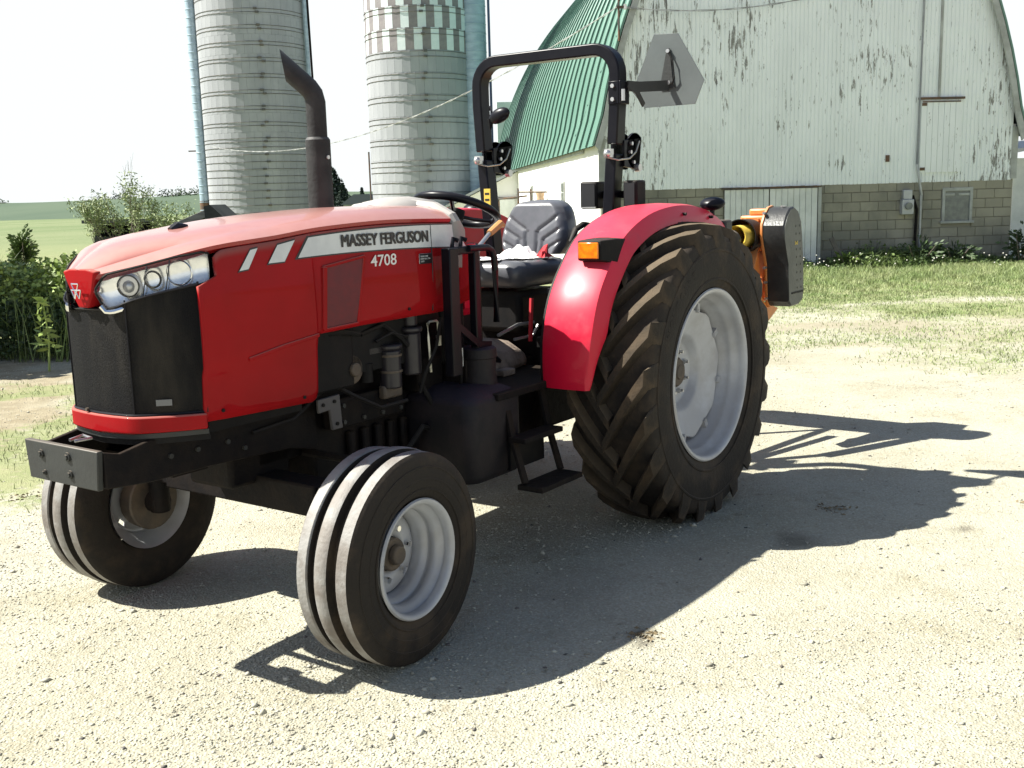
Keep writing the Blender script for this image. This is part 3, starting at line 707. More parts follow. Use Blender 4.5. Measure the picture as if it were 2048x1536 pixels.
# sapling with thin feathery foliage
sp = tag(empty('sapling', (-7.72, 22.0, 0)), 'sparse young willow-like tree rising behind the tractor hood', 'tree')
tw = MB(); tips = []
g_ = random.Random(4)
def grow(p, d, l, r_, dep):
    pts = [p]
    for i in range(3):
        d = (d + Vector((g_.uniform(-.18, .18), g_.uniform(-.18, .18), g_.uniform(-.02, .12)))).normalized(); p = p + d * l / 3; pts.append(p)
        if dep >= 2: tips.extend([tuple(p + Vector([g_.uniform(-.1, .1) for _ in range(3)])) for _ in range(9)])
    tw.tube(pts, [r_, r_ * .85, r_ * .7, r_ * .55], 5)
    if dep < 4:
        for k in range(g_.choice((2, 3, 3))):
            a = Vector((g_.uniform(-1, 1), g_.uniform(-1, 1), g_.uniform(.1, .9))).normalized(); grow(pts[g_.choice((2, 3))], (d * .75 + a * .62).normalized(), l * g_.uniform(.55, .78), r_ * .55, dep + 1)
for dx, dy in ((-.42, 0), (-.12, .2), (.12, -.1), (.42, .1), (.8, -.1)): grow(Vector((dx * .3, 0, 0)), Vector((dx, dy, 1.25)).normalized(), .95, .028, 0)
tips = [t for t in tips if t[2] < 2.45]
tw.build('trunk', BARK, sp)
WILLOW = mat('willow_leaf', (.19, .25, .085), .6, 0, (.25, .29, .13), 2, island=.35)
leaves('crown', [t for t in tips if t[2] > 1.15 and g_.random() < .62], .075, WILLOW, sp, 5, .28, .9)
# dark open shed and bunk
dk_ = tag(empty('feed_shed', (-9.35, 26.4, 0)), 'dark low open-fronted shed behind the sapling stems', 'shed')
DW = mat('dark_boards', (.025, .028, .027), .85, 0, (.05, .052, .05), 4)
mb = MB(); mb.bx((-.8, 0, 0), (.85, .06, 1.02)); mb.bx((-.8, 0.06, 0), (-.74, 1.2, 1.3)); mb.bx((.79, .06, 0), (.85, 1.2, 1.3)); mb.bx((-.74, 1.14, 0), (.79, 1.2, 1.3)); mb.build('wall', DW, dk_)
MB().prism([(-.3, 1.36), (1.4, 1.30), (1.4, 1.37), (-.3, 1.44)], -.95, 1.0, 'x').build('roof', mat('dark_roofing', (.06, .07, .07), .7), dk_)
bk = tag(empty('bunk_cover', (-4.75, 16, 0)), 'weathered grey sloping board cover behind the hood', 'trailer')
GW = mat('weathered_board', (.24, .235, .22), .9, 0, (.15, .15, .14), 6, stretch=(.4, 1, 4))
for i in range(4):
    MB().prism([(-.95 + i * .04, 1.17 + .0 * i), (.30, 1.66 - i * .05), (.42, 1.60 - i * .05), (-.75, 1.10)], i * .22, i * .22 + .2, 'y').build('board', GW, bk, bevel=.004)
MB().prism([(.27, 1.70), (.36, 1.72), (.62, 1.47), (.55, 1.2), (.3, 1.2)], -.03, .86, 'y').build('end_board', DW, bk); MB().bx((-.7, .05, 0), (.5, .8, 1.15)).build('frame', DW, bk)

# weed bank on the left
g = np.random.default_rng(77)
n = 62000; bx_ = -10.5 + 8.5 * g.random(n); by_ = 12.15 + 2.0 * g.random(n) ** 1.4
top = 1.08 + .55 * (fbm(bx_, by_, 1.1, 81) - .5) + .45 * (fbm(bx_, by_, 4, 83) - .5); prof_ = np.clip((by_ - 12.05) / .55, .12, 1) ** .7
bz_ = top * prof_ * (.12 + .88 * g.random(n) ** .55)
bright = (bz_ > .66 * top)  # lit top and shaded body of the bank put into two leaf colours
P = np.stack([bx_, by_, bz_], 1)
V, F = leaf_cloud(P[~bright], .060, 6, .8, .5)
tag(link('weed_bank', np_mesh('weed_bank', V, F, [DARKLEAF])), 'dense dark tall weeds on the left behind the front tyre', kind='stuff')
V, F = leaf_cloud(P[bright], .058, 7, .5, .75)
tag(link('lit_bank_top', np_mesh('lit_bank_top', V, F, [WEEDL])), 'upper leaves of the weed bank, coloured lighter as if sunlit', kind='stuff')
n = 1200; x = -11 + 9 * g.random(n); y = 12.0 + .6 * g.random(n); V1, F1 = blades(x, y, np.zeros(n), .25 + .7 * g.random(n), .014, .7, 8)
n = 16000; x = -16 + 14 * g.random(n); y = 14.0 + 6 * g.random(n); V2, F2 = blades(x, y, np.zeros(n), .35 + .55 * g.random(n) * fbm(x, y, .5, 5) * 2, .018, .6, 9)
tag(link('tall_grass', np_mesh('tall_grass', np.vstack([V1, V2]), np.vstack([F1, F2 + len(V1)]), [WEED])), 'tall grass around and behind the weed bank', kind='stuff')
def shrub(name, x, y, h, w, label, seed, m_, n=900, size=.09, cat='bush', group=None):
    t = tag(empty(name, (x, y, 0)), label, cat, group); mb_ = MB()
    for k in range(5): a = k * 1.3; mb_.tube([(0, 0, 0), (.25 * w * math.cos(a), .25 * w * math.sin(a), h * .5), (.4 * w * math.cos(a), .4 * w * math.sin(a), h * .85)], [.02, .014, .006], 5)
    mb_.build('stem', BARK, t); leaves('foliage', blob_pts(n, (0, 0, h * .52), (w * .5, w * .4, h * .5), seed, .3), size, m_, t, seed, .5)
shrub('bush', -11.75, 26, 1.12, .62, 'small dark rounded bush in the left field', 41, WEED, 2600, .10)
# young plant next to the grille
pl = tag(empty('weed_stalk', (-4.98, 11.35, 0)), 'single leafy weed stalk just left of the tractor grille', 'plant')
MB().tube([(0, 0, 0), (.03, 0, .35), (0, .02, .8)], [.012, .01, .005], 6).build('stem', WEEDL, pl)
leaves('foliage', [(.12 * math.cos(i * 2.4) * (1 - i / 60), .12 * math.sin(i * 2.4) * (1 - i / 60), .22 + i * .013) for i in range(44)], .14, WEEDL, pl, 3, .3, .5)
# weeds along the barn foot
n = 9000; x = 1.5 + 10.5 * g.random(n); dl = g.random(n); y = 22.95 + (x - BX) * math.tan(BR) - .12 - .75 * dl ** 1.5
hh = (.12 + .5 * np.clip(fbm(x, x * 0, .9, 91) * 2 - .55, 0, 1)) * (1 - .6 * dl) * (.5 + .6 * g.random(n)); V1, F1 = blades(x, y, np.zeros(n), hh, .016, .9, 12)
lp = np.stack([x, y, hh * (.3 + .7 * g.random(n))], 1); V2, F2 = leaf_cloud(lp, .075, 13, .6, .5)
tag(link('wall_weeds', np_mesh('wall_weeds', np.vstack([V1, V2]), np.vstack([F1, F2 + len(V1)]), [WEED])), 'green weeds along the foot of the barn gable', kind='stuff')
for i, (x, h, w, lb) in enumerate(((7.15, .36, .7, 'low leafy burdock clump right of the leaning plank'), (8.7, .55, 1.1, 'dark bushy weed clump under the meter box'), (9.5, .45, .9, 'dark weed clump between meter and window'), (10.95, .75, .6, 'tall weed clump at the right barn corner'))):
    shrub('weed_clump', x, 22.95 + (x - BX) * math.tan(BR) - .45, h, w, lb, 60 + i, WEED if i == 0 else DARKLEAF, 420, .10, 'weeds', 'weed clumps along the gable')
n = 46; x = 5.5 + 6.5 * g.random(n); y = 19.6 + 2.6 * g.random(n); hz_ = .22 + .16 * g.random(n); mbd = MB()
V1, F1 = blades(x, y, np.zeros(n), hz_, .010, .1, 14)
mbd = MB()
for i in range(n): mbd.ball((x[i], y[i], hz_[i]), .015, 6, 4)
o = tag(mbd.build('dandelion_heads', mat('dandelion_fluff', (.6, .58, .52), .9), ang=0), 'pale dandelion seed heads in the grass before the barn', kind='stuff')
# unseen tree beyond the left edge, added and shaped to shade the weed bank
st = tag(empty('unseen_shade_tree', (-8.0, 12.4, 0)), 'unseen leafy tree past the left edge, added to shade the weed bank', 'tree')
MB().tube([(0, 0, 0), (.05, 0, 1.6), (0, .05, 2.8), (.1, 0, 3.8)], [.16, .12, .09, .04], 8).build('trunk', BARK, st)
P = np.vstack([blob_pts(2600, (-.65, .1, 3.1), (1.15, 1.9, .8), 91, .1, .2), blob_pts(900, (-.2, -.9, 3.0), (.7, .9, .6), 92, .1, .2)])
leaves('crown', P, .24, WEED, st, 91, .7)
# dry litter lying on the gravel
LIT = mat('dry_litter', (.16, .12, .07), .95, 0, (.24, .19, .11), 20)
for i, (x, y, s_, lb) in enumerate(((1.72, 5.55, .16, 'dry leaf clump in the tractor shadow edge'), (2.8, 5.55, .14, 'brown leaf clump on bright gravel at far right'), (.5, 3.95, .10, 'dark damp clump in the hood shadow'), (-3.0, 6.25, .2, 'brown clod heap at the left edge'))):
    P = np.array([x, y, .006]) + g.normal(0, 1, (60, 3)) * np.array([s_ * .32, s_ * .25, .003]); leaves('leaf_litter', P, .022, LIT, None, 50 + i, .6, .2); o = bpy.data.objects[-1] if False else None
    tag([q for q in COL.objects if q.name.startswith('leaf_litter')][-1], lb, 'leaves', 'dry leaf litter on the gravel')
# ------------------------------------------------------------------ tractor (local axes: X forward, Y left, Z up, origin under the rear axle)
TL, TR = (0.191, 6.135, 0.0), R(-125.42)
tr = tag(empty('tractor', TL, TR), 'red open-station farm tractor with black roll bar parked on the gravel', 'tractor')
def lerp_tab(tab, x):
    tab = sorted(tab); 
    return float(np.interp(x, [t[0] for t in tab], [t[1] for t in tab]))
def crom(tab, n):
    P = np.array(tab, float); out = []
    for i in range(len(P) - 1):
        p0, p1, p2, p3 = P[max(i - 1, 0)], P[i], P[i + 1], P[min(i + 2, len(P) - 1)]
        for k in range(n):
            t = k / n; out.append(.5 * (2 * p1 + (p2 - p0) * t + (2 * p0 - 5 * p1 + 4 * p2 - p3) * t * t + (3 * p1 - p0 - 3 * p2 + p3) * t ** 3))
    out.append(P[-1]); return np.array(out)
# hood shell: stations (Ax, Ay, Az, Bx, By, Bz, Cx, Cz)
ST = crom([(2.925, .088, 1.487, 2.915, .055, 1.503, 2.935, 1.507), (2.80, .225, 1.525, 2.78, .15, 1.547, 2.80, 1.578), (2.63, .362, 1.575, 2.61, .245, 1.595, 2.62, 1.617),
           (2.35, .372, 1.598, 2.32, .262, 1.634, 2.33, 1.652), (2.12, .372, 1.620, 2.09, .262, 1.658, 2.10, 1.673), (1.78, .372, 1.634, 1.74, .262, 1.677, 1.74, 1.690), (1.52, .372, 1.632, 1.50, .262, 1.678, 1.50, 1.693), (1.29, .37, 1.626, 1.27, .258, 1.674, 1.27, 1.690)], 5)
rings = []
for a in ST:
    Ax, Ay, Az, Bx, By, Bz, Cx, Cz = a; half = []
    half.append((Ax, Ay - .03, Az - .030)); half.append((Ax, Ay - .004, Az - .014)); half.append((Ax, Ay, Az))
    for t in (.35, .7): half.append((Ax + (Bx - Ax) * t, Ay + (By - Ay) * t, Az + (Bz - Az) * t + .008 * math.sin(PI * t)))
    half.append((Bx, By, Bz)); half.append((Bx + (Cx - Bx) * .1, By * .90, Bz + (Cz - Bz) * .45)); half.append((Cx * .6 + Bx * .4, By * .5, Bz + (Cz - Bz) * .85)); half.append((Cx, 0, Cz))
    rings.append(half + [(p[0], -p[1], p[2]) for p in half[:-1][::-1]])
mb = MB(); mb.loft(rings, False, False); hood = mb.build('hood', REDH, tr, ang=30)
MB().tube([(2.53, .0, 1.625), (2.50, 0, 1.640), (2.45, 0, 1.641)], [.014, .018, .005], 8).build('hood_knob', BLACKP, hood)
ATAB = [(a[0], a[2]) for a in ST]
def p_top(x):
    t = lerp_tab(ATAB, x) - .020
    return min(t, lerp_tab([(1.093, 1.335), (1.143, 1.488), (1.27, 1.600), (3, 3.2)], x))
def p_bot(x):
    if x > 2.165:
        b_ = lerp_tab([(2.16, .937), (2.565, .950), (2.72, .955)], x)
        if x < 2.205: q = 2.205 - x; b_ += .04 - math.sqrt(max(0, .04 ** 2 - q * q))
        return b_
    return lerp_tab([(1.093, 1.333), (1.157, 1.246), (1.382, 1.214), (1.906, 1.212), (2.165, 1.206)], x)
def p_y(x, z):
    t, b_ = p_top(x), p_bot(x); q = min(1, max(0, (z - .94) / .64))
    y = .358 + .016 * math.sin(PI * q) + .010 * min(1, max(0, (z - 1.165 - .10 * (2.2 - x)) / .03)) 
    if x > 2.6: y -= .006 * ((x - 2.6) / .1) ** 1.5
    if x < 1.3: y -= .10 * (1.3 - x)
    return y
def surf(poly_fn, nu, nv, off):
    """grid following the side panel; poly_fn(u,v) -> x,z"""
    vv = []; ff = []
    for i in range(nu + 1):
        for j in range(nv + 1):
            x, z = poly_fn(i / nu, j / nv); vv.append((x, p_y(x, z) + off, z))
    for i in range(nu):
        for j in range(nv): a = i * (nv + 1) + j; ff.append((a, a + 1, a + nv + 2, a + nv + 1))
    return vv, ff
xsP = [2.714, 2.70, 2.68, 2.66, 2.64, 2.62, 2.60] + list(np.linspace(2.56, 2.205, 11)) + [2.195, 2.185, 2.175, 2.1651, 2.1649] + list(np.linspace(2.12, 1.38, 18)) + [1.30, 1.24, 1.19, 1.157, 1.12, 1.095]
def side_panel(sg):
    vv, ff = [], []; nv = 18
    for x in xsP:
        t, b_ = p_top(x), p_bot(x)
        for j in range(nv + 1):
            z = b_ + (t - b_) * j / nv; sm = min(1, max(0, (z - 1.44) / .03)); xx = x - .078 * sm * max(0, (x - 2.60) / .114); vv.append((xx, sg * p_y(xx, z), z))
    for i in range(len(xsP) - 1):
        if abs(xsP[i] - 2.1651) < 1e-6: continue
        for j in range(nv): a = i * (nv + 1) + j; ff.append((a, a + 1, a + nv + 2, a + nv + 1))
    mb = MB(); mb.add(vv, ff)
    # second copy of the column at the step so the upper part stays joined
    x = 2.1655; lo = 1.206; t = p_top(x); v2 = []
    for xx in (2.1651, 2.1649):
        for j in range(nv + 1): z = lo + (t - lo) * j / nv; v2.append((xx, sg * p_y(xx, z), z))
    mb.add(v2, [(j, j + 1, nv + 2 + j, nv + 1 + j) for j in range(nv)])
    o = mb.build('side_panel', RED, tr, ang=50); s_ = o.modifiers.new('thickness', 'SOLIDIFY'); s_.thickness = .014; s_.offset = -1 if sg > 0 else 1
    return o
pl_, pr_ = side_panel(1), side_panel(-1)
def quad(a, b_, c_, d): return lambda u, v: tuple((1 - u) * ((1 - v) * a[k] + v * b_[k]) + u * ((1 - v) * d[k] + v * c_[k]) for k in (0, 1))
def decal(name, a, b_, c_, d, m_, off=.003, nu=10, nv=3, arc=0.0):
    f = quad(a, b_, c_, d); g = lambda u, v: (f(u, v)[0], f(u, v)[1] + arc * 4 * u * (1 - u))
    vv, ff = surf(g, nu, nv, off); mb = MB(); mb.add(vv, ff); return mb.build(name, m_, pl_)
decal('stripe_outline', (2.260, 1.502), (2.186, 1.588), (1.272, 1.603), (1.172, 1.489), BLACKP, .0022, 24, 4, .012)
decal('stripe', (2.244, 1.508), (2.180, 1.582), (1.267, 1.598), (1.180, 1.494), BAND, .0042, 24, 4, .012)
decal('stripe_outline', (2.402, 1.491), (2.339, 1.568), (2.247, 1.582), (2.312, 1.494), BLACKP, .0022, 3, 3); decal('stripe', (2.395, 1.497), (2.341, 1.562), (2.251, 1.576), (2.314, 1.499), BAND, .0042, 3, 3)
decal('stripe_outline', (2.543, 1.473), (2.472, 1.557), (2.434, 1.562), (2.491, 1.478), BLACKP, .0022, 3, 3); decal('stripe', (2.535, 1.479), (2.474, 1.551), (2.438, 1.556), (2.492, 1.483), BAND, .0042, 3, 3)
decal('side_vent', (2.130, 1.226), (2.105, 1.458), (1.885, 1.487), (1.950, 1.232), REDV, .003, 6, 6)
def strip(name, pts, w, m_, h=.008):
    P3 = [(x, p_y(x, z) + .002, z) for x, z in pts]; mb = MB(); mb.tube(P3, 0, rect=(w, h), upv=(0, 1, 0)); return mb.build(name, m_, pl_, bevel=.0025)
strip('vent_frame', [(2.140, 1.222), (2.113, 1.464)], .022, RED, .022); strip('vent_frame', [(2.118, 1.463), (1.878, 1.493)], .012, RED, .014); strip('vent_frame', [(1.878, 1.493), (1.945, 1.228)], .014, RED, .010); strip('vent_frame', [(1.945, 1.226), (2.143, 1.220)], .010, RED, .016)
strip('crease', [(2.166, 1.203), (2.35, 1.183), (2.52, 1.155)], .014, RED, .010)
def lettering(name, s, x, z, size, m_, parent, y, xs_=1.0, off=.0, ext=.0008, rot=0.0, shear=0.0, basis=None):
    cu = bpy.data.curves.new(name, 'FONT'); cu.body = s; cu.size = size; cu.extrude = ext; cu.offset = off; cu.shear = shear; cu.resolution_u = 4
    tmp = bpy.data.objects.new('tmp', cu); COL.objects.link(tmp); bpy.context.view_layer.update()
    me = bpy.data.meshes.new_from_object(tmp.evaluated_get(bpy.context.evaluated_depsgraph_get())); bpy.data.objects.remove(tmp)
    me.materials.clear(); me.materials.append(m_)
    o = link(name, me, parent); B = basis or Matrix(((-1, 0, 0), (0, 0, 1), (0, 1, 0)))
    M_ = B.to_4x4() @ Matrix.Rotation(rot, 4, 'Z') @ Matrix.Diagonal((xs_, 1, 1, 1)); M_.translation = (x, y, z); o.matrix_local = M_
    return o
wd_ = lettering('brand_lettering', 'MASSEY FERGUSON', 2.008, 1.5375, .067, BLACKP, pl_, .3772, .925, 0, .0006, rot=R(-.5))
for dx_, dz_ in ((.0022, .0), (-.0022, .0), (.0, .0016), (.0, -.0016)):        # heavier strokes
    t_ = wd_.data.copy(); t_.transform(Matrix.Translation((dx_, dz_, .0002 * (1 + dx_ * 300)))); bm_ = bmesh.new(); bm_.from_mesh(wd_.data); bm_.from_mesh(t_); bm_.to_mesh(wd_.data); bm_.free()
lettering('model_number', '4708', 1.842, 1.447, .066, mat('silver_print', (.62, .62, .64), .3, .3), pl_, .3790, 1.22, .0005)
decal('serial_sticker', (1.534, 1.437), (1.531, 1.481), (1.446, 1.480), (1.449, 1.436), BLACKP, .004, 3, 3)
for z, s_ in ((1.466, 'MODEL 4708'), (1.455, 'FARM TRACTOR'), (1.444, 'SERIES')): lettering('sticker_print', s_, 1.527, z, .010, BAND, pl_, .3815, .9)
for (a, b_) in (((1.533, 1.438), (1.530, 1.480)), ((1.530, 1.480), (1.447, 1.479))): strip('sticker_edge', [a, b_], .003, BAND, .003)
strip('panel_seam', [(1.452, 1.225), (1.447, 1.42), (1.440, 1.605)], .004, BLACKP, .0065)
for x, z in ((1.62, 1.25), (2.64, .985), (2.24, .965)): MB().cyl((x, p_y(x, z) - .002, z), (x, p_y(x, z) + .005, z), .007, n=8).build('panel_bolt', BLACKPL, pl_)
# nose core, grille, red apron
MB().bx((1.32, -.30, 1.0), (2.62, .30, 1.53)).bx((2.2, -.30, .90), (2.66, .30, 1.0)).build('engine_bay', BLACKPL, tr)
MB().prism([(2.6, -.30), (2.62, .30), (2.80, .10), (2.84, 0), (2.80, -.10)], .90, 1.46, 'z').build('nose_core', BLACKPL, tr)
planL = [(.352, 2.700), (.30, 2.765), (.24, 2.828), (.20, 2.862), (.175, 2.878), (.15, 2.886), (.08, 2.896), (0, 2.900)]
planL = planL + [(-y, x) for y, x in planL[:-1][::-1]]
def g_top(y): y = abs(y); return lerp_tab([(0, 1.370), (.06, 1.370), (.10, 1.370), (.15, 1.382), (.22, 1.410), (.36, 1.452)], y)
def wrap(zlo, zhi, off, th=.02, nz=6):
    rings = []
    for y, x in planL:
        a = [(x + off * (.9), y * (1 + off * 2.2), zlo(y) + (zhi(y) - zlo(y)) * j / nz) for j in range(nz + 1)]
        b_ = [(p[0] - th, p[1] * .93, p[2]) for p in a][::-1]; rings.append(a + b_)
    mb = MB(); mb.loft(rings, True, True); return mb
wrap(lambda y: .985, g_top, 0).build('grille', GRILLE, tr, ang=25)
wrap(lambda y: .922 + .03 * abs(y), lambda y: .988, .018).build('apron', RED, tr, bevel=.006, ang=25)
wrap(lambda y: .902 + .03 * abs(y), lambda y: .919 + .03 * abs(y), .006, .02, 2).build('apron_seal', GREYM, tr)
wrap(lambda y: .878 + .03 * abs(y), lambda y: .900 + .03 * abs(y), -.008, .02, 2).build('apron_seal', BLACKPL, tr)
seam = [(x + .0015, y * 1.0) for y, x in planL]
MB().tube([(x + .004, y, .992) for y, x in planL], .005, 6).build('grille_edge', BLACKG, tr)
MB().tube([(x + .004, y * 1.01, g_top(y) - .004) for y, x in planL], .004, 6).build('grille_edge', BLACKG, tr)
for sg in (-1, 1):
    MB().tube([(2.879, sg * .177, .99), (2.879, sg * .177, 1.40)], .0028, 6).build('grille_seam', BLACKG, tr); MB().tube([(2.703, sg * .3535, .99), (2.703, sg * .3535, 1.455)], .004, 6).build('grille_edge', BLACKG, tr)
MB().box((2.815, .262, 1.035), (.003, .055, .022), rot=(0, 0, R(42))).build('grille_label', mat('faded_label', (.16, .16, .16), .6), tr)
MB().cyl((2.905, -.06, .998), (2.915, -.06, .998), .007, n=8).build('grille_latch', HUBM, tr)
# nose piece with emblem
mb = MB(); pf = [(-.100, 1.500), (-.05, 1.509), (.05, 1.509), (.100, 1.500), (.070, 1.432), (.030, 1.372), (-.030, 1.372), (-.070, 1.432)]
mb.loft([[(2.80, y, z) for y, z in pf], [(2.918 + (z - 1.37) * .10 - abs(y) * .12, y, z) for y, z in pf], [(2.926 + (z - 1.37) * .10 - abs(y) * .08, y * .93, z - .002) for y, z in pf]])
nose = mb.build('nose_piece', RED, tr, bevel=.006)
em = MB()
def tri(y0, z0, w, h, inv=True):
    P3 = [(y0 - w / 2, z0), (y0 + w / 2, z0), (y0, z0 - h)]
    c_ = [(2.944 + (z - 1.40) * .1 - abs(y) * .08, y, z) for y, z in P3]
    for i in range(3): em.tube([c_[i], c_[(i + 1) % 3]], .0027, 6)
tri(0, 1.458, .040, .038); tri(-.0135, 1.436, .029, .030); tri(.0135, 1.436, .029, .030)
em.build('emblem', CHROME, nose)
# headlights
hl_lo = [(.078, 1.425), (.100, 1.374), (.125, 1.371), (.150, 1.380), (.20, 1.400), (.28, 1.424), (.352, 1.450)]
hl_hi = [(.078, 1.440), (.110, 1.488), (.20, 1.513), (.28, 1.540), (.345, 1.556), (.352, 1.548)]
plan_h = [(.07, 2.925), (.13, 2.888), (.20, 2.828), (.28, 2.742), (.345, 2.655), (.36, 2.628)]
PATH_Y = list(np.linspace(.079, .351, 22))
def headlight(sg):
    rt_ = empty('headlight', (0, 0, 0), 0, tr); nrm = Vector((.66, .75, 0))
    def sheet(off, m_, nm, dish=0):
        mb = MB(); rings = []
        for y in PATH_Y:
            x = lerp_tab(plan_h, y); lo, hi = lerp_tab(hl_lo, y), lerp_tab(hl_hi, y); r_ = []
            for j in range(9):
                t = j / 8; o_ = off - dish * math.sin(PI * t); r_.append((x + nrm.x * o_, sg * (y + nrm.y * o_), lo + (hi - lo) * t))
            rings.append(r_)
        mb.loft(rings, False, False); return mb.build(nm, m_, rt_, ang=60)
    sheet(-.010, CHROME_S, 'reflector', .013); sheet(.006, LENS, 'lens', -.006)
    def pt(y, t, o_): x = lerp_tab(plan_h, y); lo, hi = lerp_tab(hl_lo, y), lerp_tab(hl_hi, y); return Vector((x + nrm.x * o_, sg * (y + nrm.y * o_), lo + (hi - lo) * t))
    c_ = pt(.172, .48, -.004); ax = Vector((.8, sg * .6, 0))
    mb = MB(); mb.cyl(c_ - ax * .05, c_ + ax * .004, .036, .036, 20); mb.build('projector_ring', STEEL, rt_); MB().ball(c_ - ax * .012, .027, 14, 10).build('projector_bulb', LAMPG, rt_)
    for y0, rr_, tk, mm in ((.172, .037, .0028, GREYM), (.232, .028, .004, GREYM)):
        c_ = pt(y0, .5, -.002); q = Vector((-ax.y, ax.x, 0))
        MB().tube([c_ + ax * .008 + rr_ * (math.cos(2 * PI * i / 24) * q + math.sin(2 * PI * i / 24) * Vector((0, 0, 1))) for i in range(25)], tk, 6).build('lamp_surround', mm, rt_)
    for y0 in (.205, .258): MB().tube([pt(y0, .06, .001), pt(y0 + .008, .5, .004), pt(y0 + .014, .94, .001)], .0022, 6).build('reflector_facet', GREYM, rt_)
    for y0, rr_ in ((.292, .043),):
        c_ = pt(y0, .5, -.012); mb = MB(); R3 = []
        for i in range(25):
            a = 2 * PI * i / 24; q = Vector((-ax.y, ax.x, 0)); R3.append(c_ + ax * .01 + rr_ * (math.cos(a) * q + math.sin(a) * Vector((0, 0, 1))))
        mb.tube(R3, .003, 6); mb.build('reflector_ring', CHROME, rt_)
    edge = [pt(y, 0, .007) for y in PATH_Y] + [pt(y, 1, .007) for y in PATH_Y[::-1]]; edge.append(edge[0])
    MB().tube(edge, .0045, 6).build('bezel', BLACKPL, rt_)
    low = [pt(y, 0, .010) - Vector((0, 0, .012)) for y in PATH_Y[1:9]]; MB().tube(low, [.010] * len(low), 8).build('chrome_trim', CHROME, rt_)
CHROME_S = mat('satin_reflector', (.93, .94, .95), .2, .75, (.80, .82, .84), 30)
LAMPG = mat('lamp_glass', (.55, .57, .6), .08, .4)
headlight(1); headlight(-1)
# front bracket and frame rails
fb_ = MB(); fb_.loft([[(3.045, y, z) for y, z in ((-.205, .764), (.205, .764), (.221, .905), (-.221, .905))], [(3.068, y, z) for y, z in ((-.205, .764), (.205, .764), (.221, .905), (-.221, .905))]])
wb_ = fb_.build('weight_bracket', GREYM, tr, bevel=.004)
for y, z, r_ in ((-.118, .862, .016), (.045, .868, .017), (.052, .806, .015), (-.105, .795, .010)):
    MB().cyl((3.066, y, z), (3.074, y, z), r_, n=14).cyl((3.074, y, z), (3.080, y, z), r_ * .6, n=6).build('bolt', GREYM, wb_)
for sg in (-1, 1):
    MB().prism([(3.044, .768), (3.044, .898), (2.98, .880), (2.86, .902), (2.60, .890), (2.05, .900), (2.05, .70), (2.20, .735), (2.42, .745), (2.60, .752), (2.86, .752)], sg * .200, sg * .222, 'y').build('frame_rail', DARKM if sg < 0 else GREYM2 if False else DARKM, tr, bevel=.004)
MB().bx((2.86, -.198, .775), (2.885, .198, .80)).bx((2.60, -.199, .74), (2.76, .199, .80)).bx((2.96, -.05, .77), (3.04, .05, .785)).build('cross_plate', DARKM, tr)
MB().tube([(2.99, -.06, .90), (2.93, -.07, .905), (2.93, -.02, .90), (2.99, -.03, .90)], .006, 6).build('tow_clip', STEEL, tr)
# engine, filters, pipes
en = MB(); en.bx((1.25, -.20, .52), (2.05, .20, 1.05)); en.bx((1.30, -.14, .40), (1.98, .14, .52)); en.bx((2.05, -.13, .66), (2.30, .13, .80))
for i in range(7): en.bx((1.32 + i * .085, .20, .58), (1.36 + i * .085, .235, .74))
en.bx((1.55, .20, .77), (2.0, .27, .90)); en.bx((1.30, .20, .85), (1.48, .30, 1.18)); en.cyl((1.36, .22, .70), (1.36, .30, .70), .09, n=16)
eng = en.build('engine_block', DARKM, tr, bevel=.012)
MB().bx((1.90, .26, .95), (2.158, .31, 1.21)).build('radiator_side', BLACKPL, tr, bevel=.01)
MB().prism([(2.11, .925), (1.985, .930), (1.975, .785), (2.035, .785), (2.045, .872), (2.108, .868)], .285, .30, 'y').build('mount_plate', mat('plain_steel', (.085, .08, .082), .6, .2), tr, bevel=.004)
for x, z in ((2.085, .90), (2.02, .905), (2.01, .81)): MB().cyl((x, .30, z), (x, .306, z), .008, n=8).build('bolt', BLACKPL, tr)
FILT = mat('filter_paint', (.018, .016, .022), .35, 0, (.028, .025, .028), 9, spec=.4)
MB().cyl((1.665, .30, .905), (1.665, .30, 1.075), .048, n=20).cyl((1.665, .30, 1.075), (1.665, .30, 1.10), .055, n=20).bx((1.68, .24, 1.06), (1.80, .30, 1.10)).build('fuel_filter', FILT, tr, bevel=.008)
MB().cyl((1.525, .30, .945), (1.525, .30, 1.135), .046, n=20).cyl((1.525, .30, 1.135), (1.525, .30, 1.16), .056, n=20).cyl((1.525, .30, 1.16), (1.525, .30, 1.22), .035, n=14).build('oil_filter', FILT, tr, bevel=.008)
MB().cyl((1.80, .28, .95), (1.80, .28, 1.03), .03, n=14).build('fuel_filter', BLACKPL, tr)
PIPE = mat('zinc_pipe', (.55, .54, .46), .35, .6)
MB().tube([(1.425, .33, .94), (1.435, .33, 1.10), (1.435, .33, 1.162), (1.425, .33, 1.17), (1.375, .33, 1.17), (1.365, .33, 1.16), (1.362, .33, 1.10)], .006, 8).cyl((1.362, .33, 1.055), (1.362, .33, 1.10), .013, n=10).build('brake_pipe', PIPE, tr)
MB().tube([(1.84, .30, 1.16), (1.72, .32, 1.19), (1.62, .33, 1.12), (1.58, .33, 1.08)], .010, 6).build('hose', BLACKPL, tr)
MB().tube([(1.76, .31, 1.12), (1.68, .33, 1.15), (1.58, .33, 1.12)], .007, 6).build('hose', BLACKPL, tr)
MB().tube([(1.62, .28, .55), (1.50, .33, .70), (1.38, .34, .66)], .014, 8).build('hose', BLACKPL, tr)
